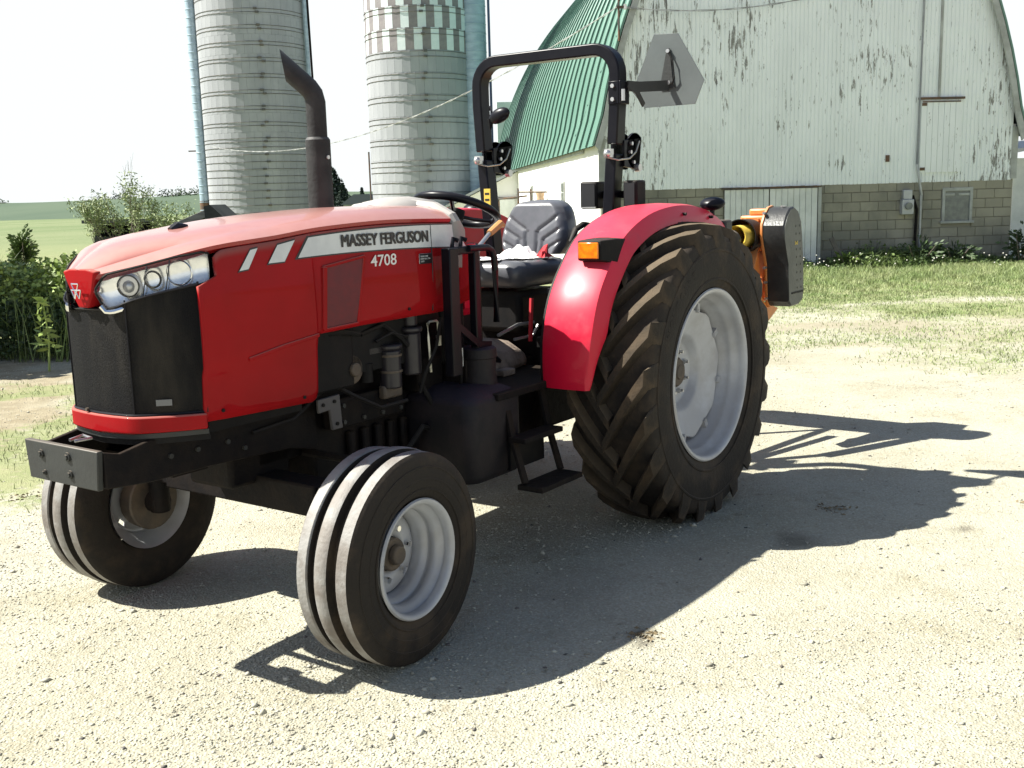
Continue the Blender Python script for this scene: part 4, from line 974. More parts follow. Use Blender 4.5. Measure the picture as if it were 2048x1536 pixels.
# smaller engine fittings: lines, clamps, alternator, bolts
for pts, r_ in (([(2.0, .24, .98), (1.9, .33, .90), (1.78, .34, .84), (1.6, .33, .84)], .009), ([(1.50, .33, .90), (1.46, .36, .80), (1.40, .36, .72), (1.36, .34, .60)], .012),
        ([(1.34, .33, 1.18), (1.42, .36, 1.05), (1.50, .36, .95), (1.52, .34, .86)], .008), ([(2.10, .27, 1.18), (1.98, .33, 1.19), (1.88, .33, 1.17)], .012), ([(2.4, .23, .84), (2.2, .25, .86), (2.02, .26, .96)], .008), ([(1.30, .40, .86), (1.33, .43, 1.0), (1.36, .42, 1.2)], .009)):
    MB().tube(pts, r_, 7).build('hose', BLACKPL, tr)
MB().cyl((1.90, .16, 1.02), (1.90, .30, 1.02), .065, n=20).cyl((1.90, .30, 1.02), (1.90, .325, 1.02), .030, n=14).build('alternator', HUBM, tr, bevel=.006)
for x, z in ((1.58, .80), (1.70, .80), (1.82, .80), (1.94, .80), (1.58, .87), (1.94, .87), (2.52, .83), (2.66, .83), (2.78, .83), (2.44, .79)): MB().cyl((x, .222 if x > 2.1 else .27, z), (x, .232 if x > 2.1 else .28, z), .010, n=6).build('bolt', GREYM, tr)
MB().bx((1.60, .27, .86), (1.72, .31, .92)).build('fuel_pump', HUBM, tr, bevel=.01)
for z in (.98, 1.05): MB().lathe([(.050 + .003 * math.cos(t), z + .006 * math.sin(t)) for t in np.linspace(0, 2 * PI, 7)[:-1]], (1.665, .30, 0), 'z', 20, closed_prof=True).build('clamp', HUBM, tr)
# transmission, platform
tm = MB(); tm.bx((.35, -.17, .42), (1.26, .17, .86)); tm.bx((-.38, -.22, .45), (.36, .22, 1.0)); tm.cyl((-.0, -.62, .76), (0, .62, .76), .11, n=18); tm.cyl((0, -.62, .76), (0, -.45, .76), .2, n=18); tm.cyl((0, .45, .76), (0, .62, .76), .2, n=18)
tm.bx((-.75, -.06, .42), (-.2, .06, .47)); tm.build('transmission', DARKM, tr, bevel=.015)
MB().bx((.50, -.58, .80), (1.28, .60, .835)).bx((1.24, -.55, .84), (1.28, .42, .98)).build('platform', DARKM, tr, bevel=.006)
MB().loft([[(x, y * w, .836 + z * h) for y, z in ((-.30, 0), (.30, 0), (.28, .55), (.16, 1), (-.16, 1), (-.28, .55))] for x, w, h in ((.52, .85, .12), (.7, 1, .16), (.95, 1, .17), (1.12, .95, .20), (1.22, .9, .24))]).build('tunnel_cover', TAN, tr, bevel=.03)
MB().bx((.56, .44, .836), (.60, .56, .86)).build('pedal', TAN, tr, bevel=.006); MB().bx((.80, .30, .837), (.90, .36, .87)).build('pedal', TAN, tr, bevel=.006)
for y0 in (.28, .38): MB().tube([(1.20, y0 - .1, 1.10), (1.02, y0 - .08, .98), (.94, y0 - .08, .93)], .012, 6).box((.93, y0 - .08, .935), (.07, .09, .015), rot=(0, R(-35), 0)).build('pedal', BLACKG, tr)
# dash
DG = MB()
DG.loft([[(x, y * w, z - dz) for y, z in ((-.378, 1.40), (-.378, 1.615), (-.355, 1.650), (-.25, 1.700), (-.10, 1.716), (.10, 1.716), (.25, 1.700), (.355, 1.650), (.378, 1.615), (.378, 1.40))] for x, w, dz in ((1.285, .985, .012), (1.262, 1.0, 0), (1.235, 1.0, .0), (1.150, .90, .045), (1.125, .82, .12))])
das = DG.build('dash_cowl', DASHG, tr, bevel=.008, ang=25)
MB().loft([[(x, y * w, 1.66 + z * h) for y, z in ((-.2, 0), (-.17, .7), (0, 1), (.17, .7), (.2, 0))] for x, w, h in ((1.42, .6, .035), (1.30, .9, .07), (1.14, .9, .07), (1.04, .7, .03))]).build('instrument_hood', DASHG, tr, ang=50)  # black hood coloured light grey, its sunlit glare put into the colour
MB().bx((.92, -.26, .92), (1.12, .26, 1.50)).bx((1.12, -.30, .95), (1.30, .30, 1.45)).build('console', BLACKPL, tr, bevel=.02)
MB().loft([[(x, y, z) for y, z in ((.20, 1.50), (.30, 1.50), (.30, 1.20), (.22, 1.12))] for x in (1.02, 1.12)]).build('console_trim', REDF, tr)
sw = empty('steering_wheel', (.775, .0, 1.655), 0, tr); sw.rotation_euler = (0, R(-22), 0)
mb = MB(); mb.lathe([(.212 + .021 * math.cos(t), .021 * math.sin(t)) for t in np.linspace(0, 2 * PI, 11)[:-1]], (0, 0, 0), 'z', 40, closed_prof=True); mb.build('wheel_rim', BLACKG, sw)
for a in (.5, 2.6, 4.71): MB().tube([(0, 0, -.03), (.10 * math.cos(a), .10 * math.sin(a), -.02), (.20 * math.cos(a), .20 * math.sin(a), 0)], .011, 6).build('spoke', BLACKG, sw)
MB().cyl((0, 0, -.05), (0, 0, .0), .045, n=16).build('wheel_hub', BLACKPL, sw); MB().cyl((0, 0, -.3), (0, 0, -.05), .03, n=12).build('steering_column', BLACKPL, sw)
lv = MB().tube([(1.02, .30, 1.42), (1.0, .31, 1.49), (.90, .30, 1.545)], .010, 8).build('hand_lever', STEEL, tr); MB().tube([(.905, .30, 1.542), (.80, .29, 1.585), (.765, .285, 1.575)], [.017, .02, .012], 8).build('lever_knob', WOODK, lv)
RV = MB().tube([(.62, .33, .98), (.60, .33, 1.20)], .012, 6).build('gear_lever', REDC, tr)
MB().tube([(.42, .36, .86), (.46, .37, 1.16)], .010, 6).tube([(.46, .37, 1.10), (.468, .372, 1.24)], [.022, .026], 8).build('gear_lever', BLACKG, tr)
MB().tube([(.75, .22, 1.02), (.60, .24, 1.06), (.48, .26, 1.06)], .009, 6).tube([(.72, .30, 1.0), (.55, .30, 1.0), (.50, .30, 1.05)], .008, 6).build('linkage_rod', STEEL, tr)
MB().bx((.44, .30, .93), (.52, .40, .99)).build('switch_box', BLACKPL, tr, bevel=.006)
# hand rails
MB().bx((1.375, .425, .93), (1.44, .475, 1.50)).build('rail_post', BLACKG, tr, bevel=.005)
MB().tube([(1.41, .45, 1.485), (1.25, .45, 1.485)], 0, rect=(.035, .035)).tube([(1.235, .45, 1.50), (1.235, .45, 1.02)], 0, rect=(.04, .04), upv=(1, 0, 0)).build('hand_rail', BLACKG, tr, bevel=.006)
MB().tube([(1.30, .47, 1.492), (1.16, .47, 1.490), (1.125, .47, 1.475), (1.105, .47, 1.44), (1.10, .47, 1.38), (1.10, .47, 1.14)], .016, 10).tube([(1.40, .46, 1.16), (1.24, .46, 1.05), (1.15, .46, 1.04)], 0, rect=(.03, .03)).build('hand_rail', BLACKG, tr)
for x in (1.39, 1.33): MB().tube([(x, .45, 1.50), (x - .01, .45, 1.54), (x - .03, .46, 1.53)], .011, 6).build('rail_clip', BLACKG, tr)
MB().bx((1.300, .36, .955), (1.305, .42, 1.04)).build('warning_label', LABELW, tr)
MB().bx((1.3055, .37, .985), (1.3075, .41, 1.02)).bx((1.3055, .372, .963), (1.3075, .408, .970)).build('label_print', BLACKP, tr)
# fuel tank
def rrect(x0, x1, y0, y1, r_, n=5):
    out = []
    for cx, cy, a0 in ((x1 - r_, y1 - r_, 0), (x0 + r_, y1 - r_, 90), (x0 + r_, y0 + r_, 180), (x1 - r_, y0 + r_, 270)):
        for k in range(n + 1): a = R(a0 + 90 * k / n); out.append((cx + r_ * math.cos(a), cy + r_ * math.sin(a)))
    return out
rings = []
for z, ins in ((.43, .05), (.445, .012), (.475, 0), (.80, 0), (.822, .008), (.840, .030), (.868, .085), (.872, .12)):
    rings.append([(x, y, z) for x, y in rrect(1.06 + ins, 1.47 - ins, .15 + ins, .585 - ins, .065)])
ft = MB().loft(rings).build('fuel_tank', TANKM, tr, ang=50)
MB().lathe([(.0, 1.035), (.070, 1.035), (.083, 1.025), (.085, .985), (.080, .980), (.078, .93), (.085, .86)], (1.195, .43, 0), 'z', 24).build('filler_cap', TANKM, ft)
# steps
stp = empty('step', (0, 0, 0), 0, tr)
for x in (.90, 1.20): MB().tube([(x - .02, .56, .80), (x, .62, .60), (x + .03, .70, .42)], 0, rect=(.04, .015), upv=(0, 1, 0)).build('side_bar', DARKM, stp)
MB().bx((.89, .66, .385), (1.24, .80, .41)).build('tread', DARKM, stp, bevel=.004); MB().bx((.90, .60, .60), (1.22, .70, .625)).build('tread', DARKM, stp, bevel=.004); MB().bx((.92, .58, .46), (1.2, .60, .60)).build('riser', BLACKPL, stp)

# ------------------------------------------------------------------ wheels
def lug_mesh(sg, Rc=.745, Rt=.800, hw_=.215):
    rings = []
    for k, (f, extra) in enumerate(((-.13, 0), (.0, 0), (.25, 0), (.5, 0), (.75, 0), (.97, 0), (1.04, 1))):
        y = sg * f * hw_; ang = .02 + .42 * max(f, -.1) ** 1.0 if f > 0 else .02 + .42 * f
        w = .031 + .011 * abs(f)
        rb = Rc - .018 * (f ** 4) - (.06 if extra else 0); rt_ = Rt - .022 * max(0, f) ** 4 - (.055 if extra else 0)
        y_t = y
        def P(r_, da, yy): t = ang + da / r_; return (r_ * math.cos(t), yy, r_ * math.sin(t))
        rings.append([P(rb, -w * 1.35, y), P(rt_, -w * .88, y_t), P(rt_, w * .88, y_t), P(rb, w * 1.35, y)])
    mb = MB(); mb.loft(rings); return mb.mesh('lug', LUG, 25)
LUGM = {1: lug_mesh(1), -1: lug_mesh(-1)}
def rear_wheel(y, flip):
    w = empty('rear_wheel', (0, y, .762), PI if flip else 0, tr)
    tp = [(.4525, .190), (.47, .205), (.53, .222), (.60, .226), (.66, .222), (.70, .217), (.728, .205), (.742, .16), (.747, .08), (.748, 0)]
    tp = tp + [(r_, -h) for r_, h in tp[:-1][::-1]]
    ty = MB().lathe(tp, (0, 0, 0), 'y', 96).build('tyre', TYRE, w, ang=60)
    for rr_, yy in ((.505, .2175), (.655, .2235)): MB().lathe([(rr_ + .008 * math.cos(t), yy + .004 * math.sin(t)) for t in np.linspace(0, 2 * PI, 7)[:-1]], (0, 0, 0), 'y', 72, closed_prof=True).build('sidewall_ring', TYRE, w)
    n_ = 21
    for i in range(n_):
        for sg in (1, -1):
            a = 2 * PI * (i + (.5 if sg < 0 else 0)) / n_; o_ = link('lug', LUGM[sg], w, (0, 0, 0), (0, -a, 0))
    rp = [(.452, .196), (.458, .203), (.452, .209), (.438, .207), (.428, .195), (.424, .175), (.418, .150), (.405, .140), (.398, .120), (.394, .09), (.376, .075), (.370, .04), (.370, -.09), (.39, -.12), (.42, -.15), (.4525, -.20)]
    MB().lathe(rp, (0, 0, 0), 'y', 80).build('rim', RIM, w, ang=45)
    mb = MB(); rings = []
    for i in range(64):
        t = 2 * PI * i / 64; q = ((t + R(8)) % R(45)) - R(22.5); ro = min(.366, .338 / math.cos(q)); c_, s_ = math.cos(t), math.sin(t)
        rings.append([(r_ * c_, h, r_ * s_) for r_, h in ((ro - .004, .060), (ro, .070), (ro - .005, .077), (.30, .066), (.25, .040), (.215, .034), (.195, .022), (.178, -.010), (.165, -.020), (.0, -.020))])
    mb.loft(rings, False, False, loop=True); mb.build('wheel_disc', RIM, w, ang=45)
    MB().lathe([(.0, .02), (.035, .02), (.04, .012), (.070, .010), (.082, -.005), (.084, -.026)], (0, 0, 0), 'y', 28).build('hub', HUBM, w)
    for i in range(8): a = 2 * PI * (i + .5) / 8; MB().cyl((.115 * math.cos(a), -.026, .115 * math.sin(a)), (.115 * math.cos(a), -.002, .115 * math.sin(a)), .014, n=6).cyl((.115 * math.cos(a), -.002, .115 * math.sin(a)), (.115 * math.cos(a), .014, .115 * math.sin(a)), .008, n=8).build('wheel_nut', STEEL, w)
    for i in range(8): a = 2 * PI * i / 8 + R(14); MB().box((.352 * math.cos(a), .062, .352 * math.sin(a)), (.05, .045, .03), rot=(0, -a, 0)).cyl((.335 * math.cos(a), .07, .335 * math.sin(a)), (.335 * math.cos(a), .088, .335 * math.sin(a)), .010, n=6).build('rim_clamp', RIM, w)
    return w, ty
RW, ty_ = rear_wheel(.857, False); rear_wheel(-.857, True)
# raised letters on the rear tyre wall, laid round an arc
for k, ch_ in enumerate('TRACTION'):
    a = R(62 - k * 5.2); cu = lettering('tyre_letter', ch_, 0, 0, .05, TYRE, RW, 0, .8, .001, .0015)
    x, z = .585 * math.cos(a), .585 * math.sin(a); b3 = Matrix(((-math.sin(a) * -1, math.cos(a), 0), (0, 0, 1), (-math.cos(a), math.sin(a), 0)))
    M_ = Matrix(((-1, 0, 0), (0, 0, 1), (0, 1, 0))).to_4x4(); M_ = Matrix.Translation((x, .2245, z)) @ Matrix.Rotation(-(a - PI / 2), 4, 'Y') @ M_; cu.matrix_local = M_
bpy.data.objects.remove
def front_wheel(y, flip):
    w = empty('front_wheel', (2.253, y, .403), (PI if flip else 0) + .06, tr); w.rotation_euler = (R(1.0) * (1 if flip else -1) * 0, 0, w.rotation_euler[2])
    half = [(.225, .112), (.245, .128), (.285, .138), (.325, .137), (.355, .131), (.382, .126), (.390, .118), (.397, .112), (.399, .070), (.394, .064), (.372, .060), (.370, .034), (.376, .031), (.402, .027), (.406, .018), (.407, 0)]
    tp = half + [(r_, -h) for r_, h in half[:-1][::-1]]
    mb = MB(); mb.lathe(tp, (0, 0, 0), 'y', 80)
    nseg = len(tp) - 1
    for fi in range(len(mb.f)):
        j = fi % nseg; r0, r1 = tp[j][0], tp[j + 1][0]; mb.mi[fi] = 1 if min(r0, r1) > .3935 else 0
    mb.build('tyre', [TYRE, TREADG], w, ang=40)
    MB().lathe([(.300 + .005 * math.cos(t), .137 + .003 * math.sin(t)) for t in np.linspace(0, 2 * PI, 7)[:-1]], (0, 0, 0), 'y', 60, closed_prof=True).build('sidewall_ring', TYRE, w)
    for rr_, yy in ((.262, .1345), (.345, .1335)): MB().lathe([(rr_ + .004 * math.cos(t), yy + .003 * math.sin(t)) for t in np.linspace(0, 2 * PI, 7)[:-1]], (0, 0, 0), 'y', 60, closed_prof=True).build('sidewall_ring', TYRE, w)
    rp = [(.222, .118), (.229, .125), (.224, .132), (.213, .130), (.205, .120), (.2035, .098), (.207, .094), (.205, .088), (.188, .078), (.180, .064), (.179, .048), (.184, .042), (.182, .034), (.168, .026), (.160, .008), (.158, -.03), (.165, -.05), (.19, -.075), (.205, -.10), (.222, -.122)]
    MB().lathe(rp, (0, 0, 0), 'y', 64).build('rim', RIM, w, ang=45)
    mb = MB(); prof_ = [(.160, -.030), (.150, -.020), (.125, -.010), (.100, -.010), (.066, -.012)]
    n_ = 48; P3 = [[(r_ * math.cos(2 * PI * i / n_), h, r_ * math.sin(2 * PI * i / n_)) for r_, h in prof_] for i in range(n_)]
    vv = [p for q in P3 for p in q]; ff = []
    for i in range(n_):
        for j in range(4):
            if j == 1 and (i % 24) in (5, 6): continue
            a, b_ = i * 5, ((i + 1) % n_) * 5; ff.append((a + j, a + j + 1, b_ + j + 1, b_ + j))
    mb.add(vv, ff); o_ = mb.build('wheel_disc', RIM, w, ang=45); s_ = o_.modifiers.new('thickness', 'SOLIDIFY'); s_.thickness = .008
    MB().cyl((0, -.11, 0), (0, .012, 0), .064, n=24).cyl((0, .012, 0), (0, .040, 0), .040, .036, 20).build('hub', HUBM, w, bevel=.006)
    MB().cyl((0, -.14, 0), (0, -.055, 0), .135, .125, 26).build('drum', HUBM, w, bevel=.008)
    for i in range(6): a = 2 * PI * i / 6 + .9; MB().cyl((.098 * math.cos(a), -.01, .098 * math.sin(a)), (.098 * math.cos(a), .012, .098 * math.sin(a)), .012, n=6).build('wheel_nut', CHROME, w)
    return w
front_wheel(.792, False); front_wheel(-.79, True)
MB().bx((2.185, -.46, .505), (2.315, .46, .635)).build('front_axle', DARKM, tr, bevel=.01)
for sg in (-1, 1):
    MB().bx((2.20, sg * .44, .515), (2.30, sg * .60, .620)).cyl((2.25, sg * .60, .36), (2.25, sg * .60, .70), .045, n=16).cyl((2.25, sg * .58, .403), (2.25, sg * .70, .403), .05, n=16).bx((2.02, sg * .57, .66), (2.27, sg * .63, .69)).build('kingpin', DARKM, tr, bevel=.008)
MB().bx((2.12, -.13, .60), (2.44, .13, .76)).build('axle_pivot', DARKM, tr, bevel=.02)
MB().tube([(2.04, -.58, .675), (2.04, .58, .675)], .018, 8).build('tie_rod', DARKM, tr)
MB().prism([(1.62, .56), (1.40, .60), (1.30, .50), (1.52, .46)], .20, .26, 'y').build('guard_plate', mat('rust_plate', (.28, .13, .05), .8, 0, (.18, .08, .03), 9), tr)

# ------------------------------------------------------------------ fenders and lamps
FP = crom([(.885, .802), (.888, .95), (.868, 1.10), (.795, 1.266), (.655, 1.430), (.53, 1.528), (.31, 1.612), (.05, 1.650), (-.2, 1.648), (-.42, 1.610), (-.60, 1.54), (-.70, 1.45)], 4)
def fender(sg):
    rings = []
    for i, p in enumerate(FP):
        a, b_ = FP[max(i - 1, 0)], FP[min(i + 1, len(FP) - 1)]; t = (b_ - a) / np.linalg.norm(b_ - a); n_ = np.array([t[1], -t[0]]); n_ = n_ if n_ @ (p - np.array([0, .76])) > 0 else -n_
        fl = min(1, i / 6); ky = min(1, .25 + i / 10)
        def Q(y, d): q = p - n_ * d; return (q[0], sg * y, q[1])
        rings.append([Q(.575, .09), Q(.578, .006), Q(.590, 0), Q(.70, -.006), Q(.815, 0), Q(.815 + .033 * ky, .008), Q(.815 + .057 * ky, (.045 + .02 * fl) * ky), Q(.815 + .065 * ky, (.075 + .02 * fl) * ky), Q(.815 + .059 * ky, (.075 + .02 * fl) * ky + .004), Q(.815 + .045 * ky, (.05 + .01 * fl) * ky + .008), Q(.80, .018), Q(.60, .014), Q(.588, .09)])
    mb = MB(); mb.loft(rings, True, True)
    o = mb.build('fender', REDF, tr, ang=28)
    pl3 = [(float(p[0] * .985), float((p[1] - .76) * .985 + .76)) for p in FP] + [(-.45, 1.0), (.3, .86)]
    MB().prism(pl3, sg * .560, sg * .574, 'y').build('inner_guard', REDF if sg < 0 else BLACKPL, o)
    return o
fl_, fr_ = fender(1), fender(-1)
for sg, f_ in ((1, fl_), (-1, fr_)):
    hs = MB().loft([[(.735, sg * y, z) for y, z in ((.695, 1.405), (.825, 1.405), (.825, 1.500), (.695, 1.500))], [(.64, sg * y, z) for y, z in ((.70, 1.385), (.86, 1.385), (.86, 1.505), (.70, 1.505))], [(.52, sg * y, z) for y, z in ((.72, 1.42), (.85, 1.40), (.85, 1.50), (.72, 1.51))]]).build('turn_signal', BLACKPL, tr, bevel=.006)
    MB().bx((.735, sg * .705, 1.414), (.746, sg * .815, 1.491)).build('signal_lens', AMBER, hs, bevel=.004)
    MB().ball((-.47, sg * .84, 1.645), (.055, .075, .036), 18, 10, rot=(0, R(18), 0)).cyl((-.47, sg * .84, 1.58), (-.47, sg * .84, 1.64), .014, n=8).build('work_lamp', BLACKG, tr)
    MB().bx((-.72, sg * .76, 1.42), (-.62, sg * .855, 1.55)).build('tail_lamp', GREYM, tr, bevel=.015)
for x, z in ((-.05, 1.60), (-.38, 1.575)): MB().cyl((x, .862, z), (x, .885, z), .008, n=8).build('bolt', BLACKPL, fl_)
# seat
seat = empty('seat', (0, 0, 0), 0, tr)
def back(u, v):                                   # u across -1..1, v up 0..1
    w = float(np.interp(v, [0, .12, .28, .45, .62, .78, .88, .94, .975, 1], [.185, .21, .222, .217, .203, .182, .162, .138, .112, .05]))
    rr_ = abs(u); edge = max(0, (rr_ - .78) / .22)
    x = .115 - .05 * v - .055 * edge ** 2 + .035 * rr_ ** 2 * (1 - v)
    d = 0; au = abs(u)
    for k in range(3):
        u0, off = .17 + k * .20, .44 - .16 * k
        q = min(abs(v - (off + .40 * (au - u0))) if au > u0 else 9, abs(au - u0) * .6 if v < off + .01 else 9)
        d = max(d, math.exp(-(q / .030) ** 2))
    x -= .013 * d * min(1, max(0, (.92 - au) / .12))
    z = 1.395 + .295 * v; top = max(0, (v - .9) / .1); x -= .03 * top ** 2
    return Vector((x, u * w, z))
mb = MB(); nu, nv = 48, 40; vv = []; ff = []
for i in range(nu + 1):
    for j in range(nv + 1): vv.append(back(-1 + 2 * i / nu, j / nv))
for i in range(nu):
    for j in range(nv): a = i * (nv + 1) + j; ff.append((a, a + nv + 1, a + nv + 2, a + 1))
mb.add(vv, ff)
rim_i = [i * (nv + 1) for i in range(nu + 1)] + [nu * (nv + 1) + j for j in range(1, nv + 1)] + [i * (nv + 1) + nv for i in range(nu - 1, -1, -1)] + [j for j in range(nv - 1, 0, -1)]
r1 = [vv[k] for k in rim_i]; c0 = Vector((.06, 0, 1.54)); r2_ = [Vector((p.x - .06, p.y * 1.02, c0.z + (p.z - c0.z) * 1.02)) for p in r1]; r3 = [Vector((p.x - .115, p.y * .93, c0.z + (p.z - c0.z) * .93)) for p in r1]
mb.loft([r1, r2_, r3], True, False); mb.add(r3, [tuple(range(len(r3)))])
mb.build('backrest', VINYL, seat, ang=70)
mb = MB()
for k in range(7): mb.tube([(-.03, -.17 + .0 * k, 1.44 + k * .032), (-.055, 0, 1.44 + k * .032), (-.03, .205 - .01 * k, 1.44 + k * .032), (.0, .222 - .012 * k, 1.44 + k * .032)], .009, 6)
mb.build('suspension_bellows', BLACKPL, seat)
mb = MB(); rings = []
for z, ins in ((1.235, .05), (1.25, .015), (1.29, 0), (1.335, .0), (1.365, .02), (1.378, .06), (1.372, .10)): rings.append([(x, y, z + .012 * ((x - .35) / .25) ** 2) for x, y in rrect(.08 + ins, .60 - ins, -.25 + ins, .25 - ins, .08)])
mb.loft(rings); mb.build('seat_cushion', VINYL, seat, ang=60)
MB().bx((.12, -.2, 1.0), (.52, .2, 1.22)).build('seat_base', BLACKPL, seat, bevel=.03)
MB().tube([(.10, .30, 1.28), (.16, .325, 1.40), (.20, .33, 1.47), (.16, .33, 1.53), (.08, .33, 1.555), (.0, .33, 1.545)], .017, 10).build('armrest', BLACKPL, seat)

# ------------------------------------------------------------------ roll bar
rb = empty('roll_bar', (0, 0, 0), 0, tr)
path = [(-.445, 1.98), (-.462, 2.24)]
cR = .135
for a in np.linspace(180, 90, 8): path.append((-.462 + cR + cR * math.cos(R(a)), 2.352 + cR * math.sin(R(a))))
path = path + [(-y, z) for y, z in path[::-1]]
MB().tube([(-.085, y, z) for y, z in path], 0, rect=(.064, .090), upv=(1, 0, 0)).build('upper_bar', BLACKG, rb, bevel=.008)
for sg in (-1, 1):
    MB().tube([(-.085, sg * .375, 1.15), (-.085, sg * .41, 1.55), (-.085, sg * .438, 1.93)], 0, rect=(.066, .094), upv=(1, 0, 0)).build('lower_post', BLACKG, rb, bevel=.008)
    pp = [(-.235 + .098 * math.cos(a), 1.945 + .098 * math.sin(a)) for a in np.linspace(R(-100), R(130), 16)] + [(-.11, 2.0), (-.11, 1.86)]
    hp = MB().prism(pp, sg * .478 - .007, sg * .478 + .007, 'y').prism(pp, sg * .405 - .007, sg * .405 + .007, 'y').build('hinge_plate', BLACKG, rb, bevel=.003)
    yb = .485 if sg > 0 else -.397
    for a in (-60, -5, 35): MB().cyl((-.235 + .07 * math.cos(R(a)), yb, 1.945 + .07 * math.sin(R(a))), (-.235 + .07 * math.cos(R(a)), yb + .014, 1.945 + .07 * math.sin(R(a))), .011, n=6).build('bolt', STEEL, hp)
    MB().cyl((-.235, yb, 1.855), (-.235, yb + .03, 1.855), .022, n=12).build('lock_pin', STEEL, hp)
    MB().bx((-.035, sg * .44 - .02, 1.91), (.0, sg * .44 + .02, 1.955)).ball((.0, sg * .44, 1.93), .022, 10, 6).build('latch_knob', STEEL, hp)
    MB().tube([(.0, sg * .44 - .02, 1.915), (-.04, sg * .44 + .045 * 1, 1.895), (-.15, sg * .44 + .055, 1.905), (-.22, sg * .44 + .055, 1.94), (-.26, sg * .44 + .056, 2.0)], .005, 6).build('pin_cord', WOODK if False else PIPE, hp)
for y0, y1 in ((.225, .335), (.50, .585)):
    lb = MB().bx((-.17, y0, 1.635), (-.06, y1, 1.785)).build('lamp_box', BLACKPL, rb, bevel=.012); MB().bx((-.061, y0 + .012, 1.65), (-.056, y1 - .012, 1.77)).build('lamp_face', BLACKP, lb)
    MB().bx((-.058, y0 + .01, 1.640), (-.052, y1 - .005, 1.647)).build('lamp_edge', STEEL, lb)
MB().bx((-.15, .335, 1.69), (-.13, .50, 1.73)).build('lamp_bracket', BLACKG, rb)
MB().box((-.036, -.40, 1.70), (.006, .045, .13), rot=(0, 0, 0)).build('warning_sticker', YSTICK, rb)
for k in range(3): MB().bx((-.0335, -.415, 1.66 + k * .035), (-.0315, -.385, 1.672 + k * .035)).build('sticker_print', BLACKP, rb)
MB().bx((-.132, .494, 2.19), (-.035, .506, 2.31)).bx((-.042, .43, 2.19), (-.034, .494, 2.31)).build('sign_socket', BLACKG, rb, bevel=.003)
for z in (2.215, 2.285): MB().cyl((-.034, .46, z), (-.024, .46, z), .012, n=6).build('bolt', STEEL, rb)
MB().cyl((-.05, .512, 2.205), (-.05, .512, 2.265), .012, n=10).build('socket_pin', STEEL, rb)
sg_ = empty('slow_vehicle_sign', (0, 0, 0), 0, tr); XS = -.42
MB().prism([(.505, 2.585), (.655, 2.575), (.812, 2.315), (.758, 2.190), (.446, 2.190), (.366, 2.282)], XS - .004, XS, 'x').build('sign_plate', SIGNB, sg_, bevel=.001)
MB().prism([(.590, 2.50), (.606, 2.50), (.625, 2.33), (.640, 2.285), (.545, 2.285)], XS + .004, XS + .010, 'x').build('sign_bracket', GREYM, sg_)
MB().tube([(-.10, .512, 2.285), (-.20, .53, 2.285), (XS + .012, .60, 2.30)], 0, rect=(.010, .055)).tube([(-.10, .515, 2.29), (-.17, .53, 2.26), (-.24, .535, 2.19)], 0, rect=(.008, .03)).build('sign_arm', GREYM, sg_)
for y, z in ((.600, 2.485), (.605, 2.315)): MB().cyl((XS + .010, y, z), (XS + .022, y, z), .011, n=8).build('bolt', STEEL, sg_)
MB().tube([(XS + .014, .606, 2.48), (XS + .02, .632, 2.42), (XS + .02, .642, 2.34), (XS + .016, .625, 2.305)], .0045, 6).build('cable', BLACKPL, sg_)
MB().tube([(-.09, -.40, 2.22), (-.05, -.37, 2.235), (-.01, -.33, 2.20)], .006, 6).ball((.0, -.27, 2.175), (.03, .075, .042), 16, 10, rot=(R(18), 0, 0)).tube([(-.0, -.33, 2.16), (.0, -.335, 2.10)], [.022, .004], 8).build('rear_mirror', BLACKG, tr)
# exhaust
ex = empty('exhaust', (0, 0, 0), 0, tr); EX = mat('exhaust_paint', (.011, .011, .012), .6, 0, (.026, .026, .027), 8, bump=.2, bs=40, dust=(.25, (.3, .29, .28), .02), spec=.3)
MB().cyl((1.283, -.45, 1.30), (1.281, -.45, 2.015), .063, .061, 26).cyl((1.281, -.45, 2.015), (1.281, -.45, 2.028), .061, .052, 26).build('muffler', EX, ex)
n_ = 22; rings = []; hd = Vector((.72, -.69, 0)); sd = Vector((.69, .72, 0)); O_ = Vector((1.281, -.45, 0))
for (s_, z, dx, dz) in ((0, 2.02, 0, 1), (0, 2.195, .04, 1), (.008, 2.232, .42, .9), (.026, 2.260, .74, .68)):
    d = (hd * dx + Vector((0, 0, dz))).normalized(); b_ = sd.cross(d); rings.append([O_ + hd * s_ + Vector((0, 0, z)) + .049 * (math.cos(2 * PI * k / n_) * sd + math.sin(2 * PI * k / n_) * b_) for k in range(n_)])
d = (hd * .74 + Vector((0, 0, .68))).normalized(); base = rings[-1]; tip = []
for p in base:
    h_ = (p - O_).dot(hd); tip.append(p + d * ((.145 - h_) / d.dot(hd)))          # cut upright at .15 m
mz = sum(p.z for p in tip) / n_; tip = [p + d * (p.z - mz) * .22 for p in tip]; rings.append(tip); cen = sum(tip, Vector()) / n_
inn = [p + (cen - p) * .12 for p in tip]; rings.append(inn); rings.append([p - d * .12 for p in inn])
MB().loft(rings, True, False).build('stack', EX, ex, ang=50)
MB().cyl((1.283, -.388, 1.93), (1.283, -.380, 1.93), .010, n=8).build('bolt', STEEL, ex)
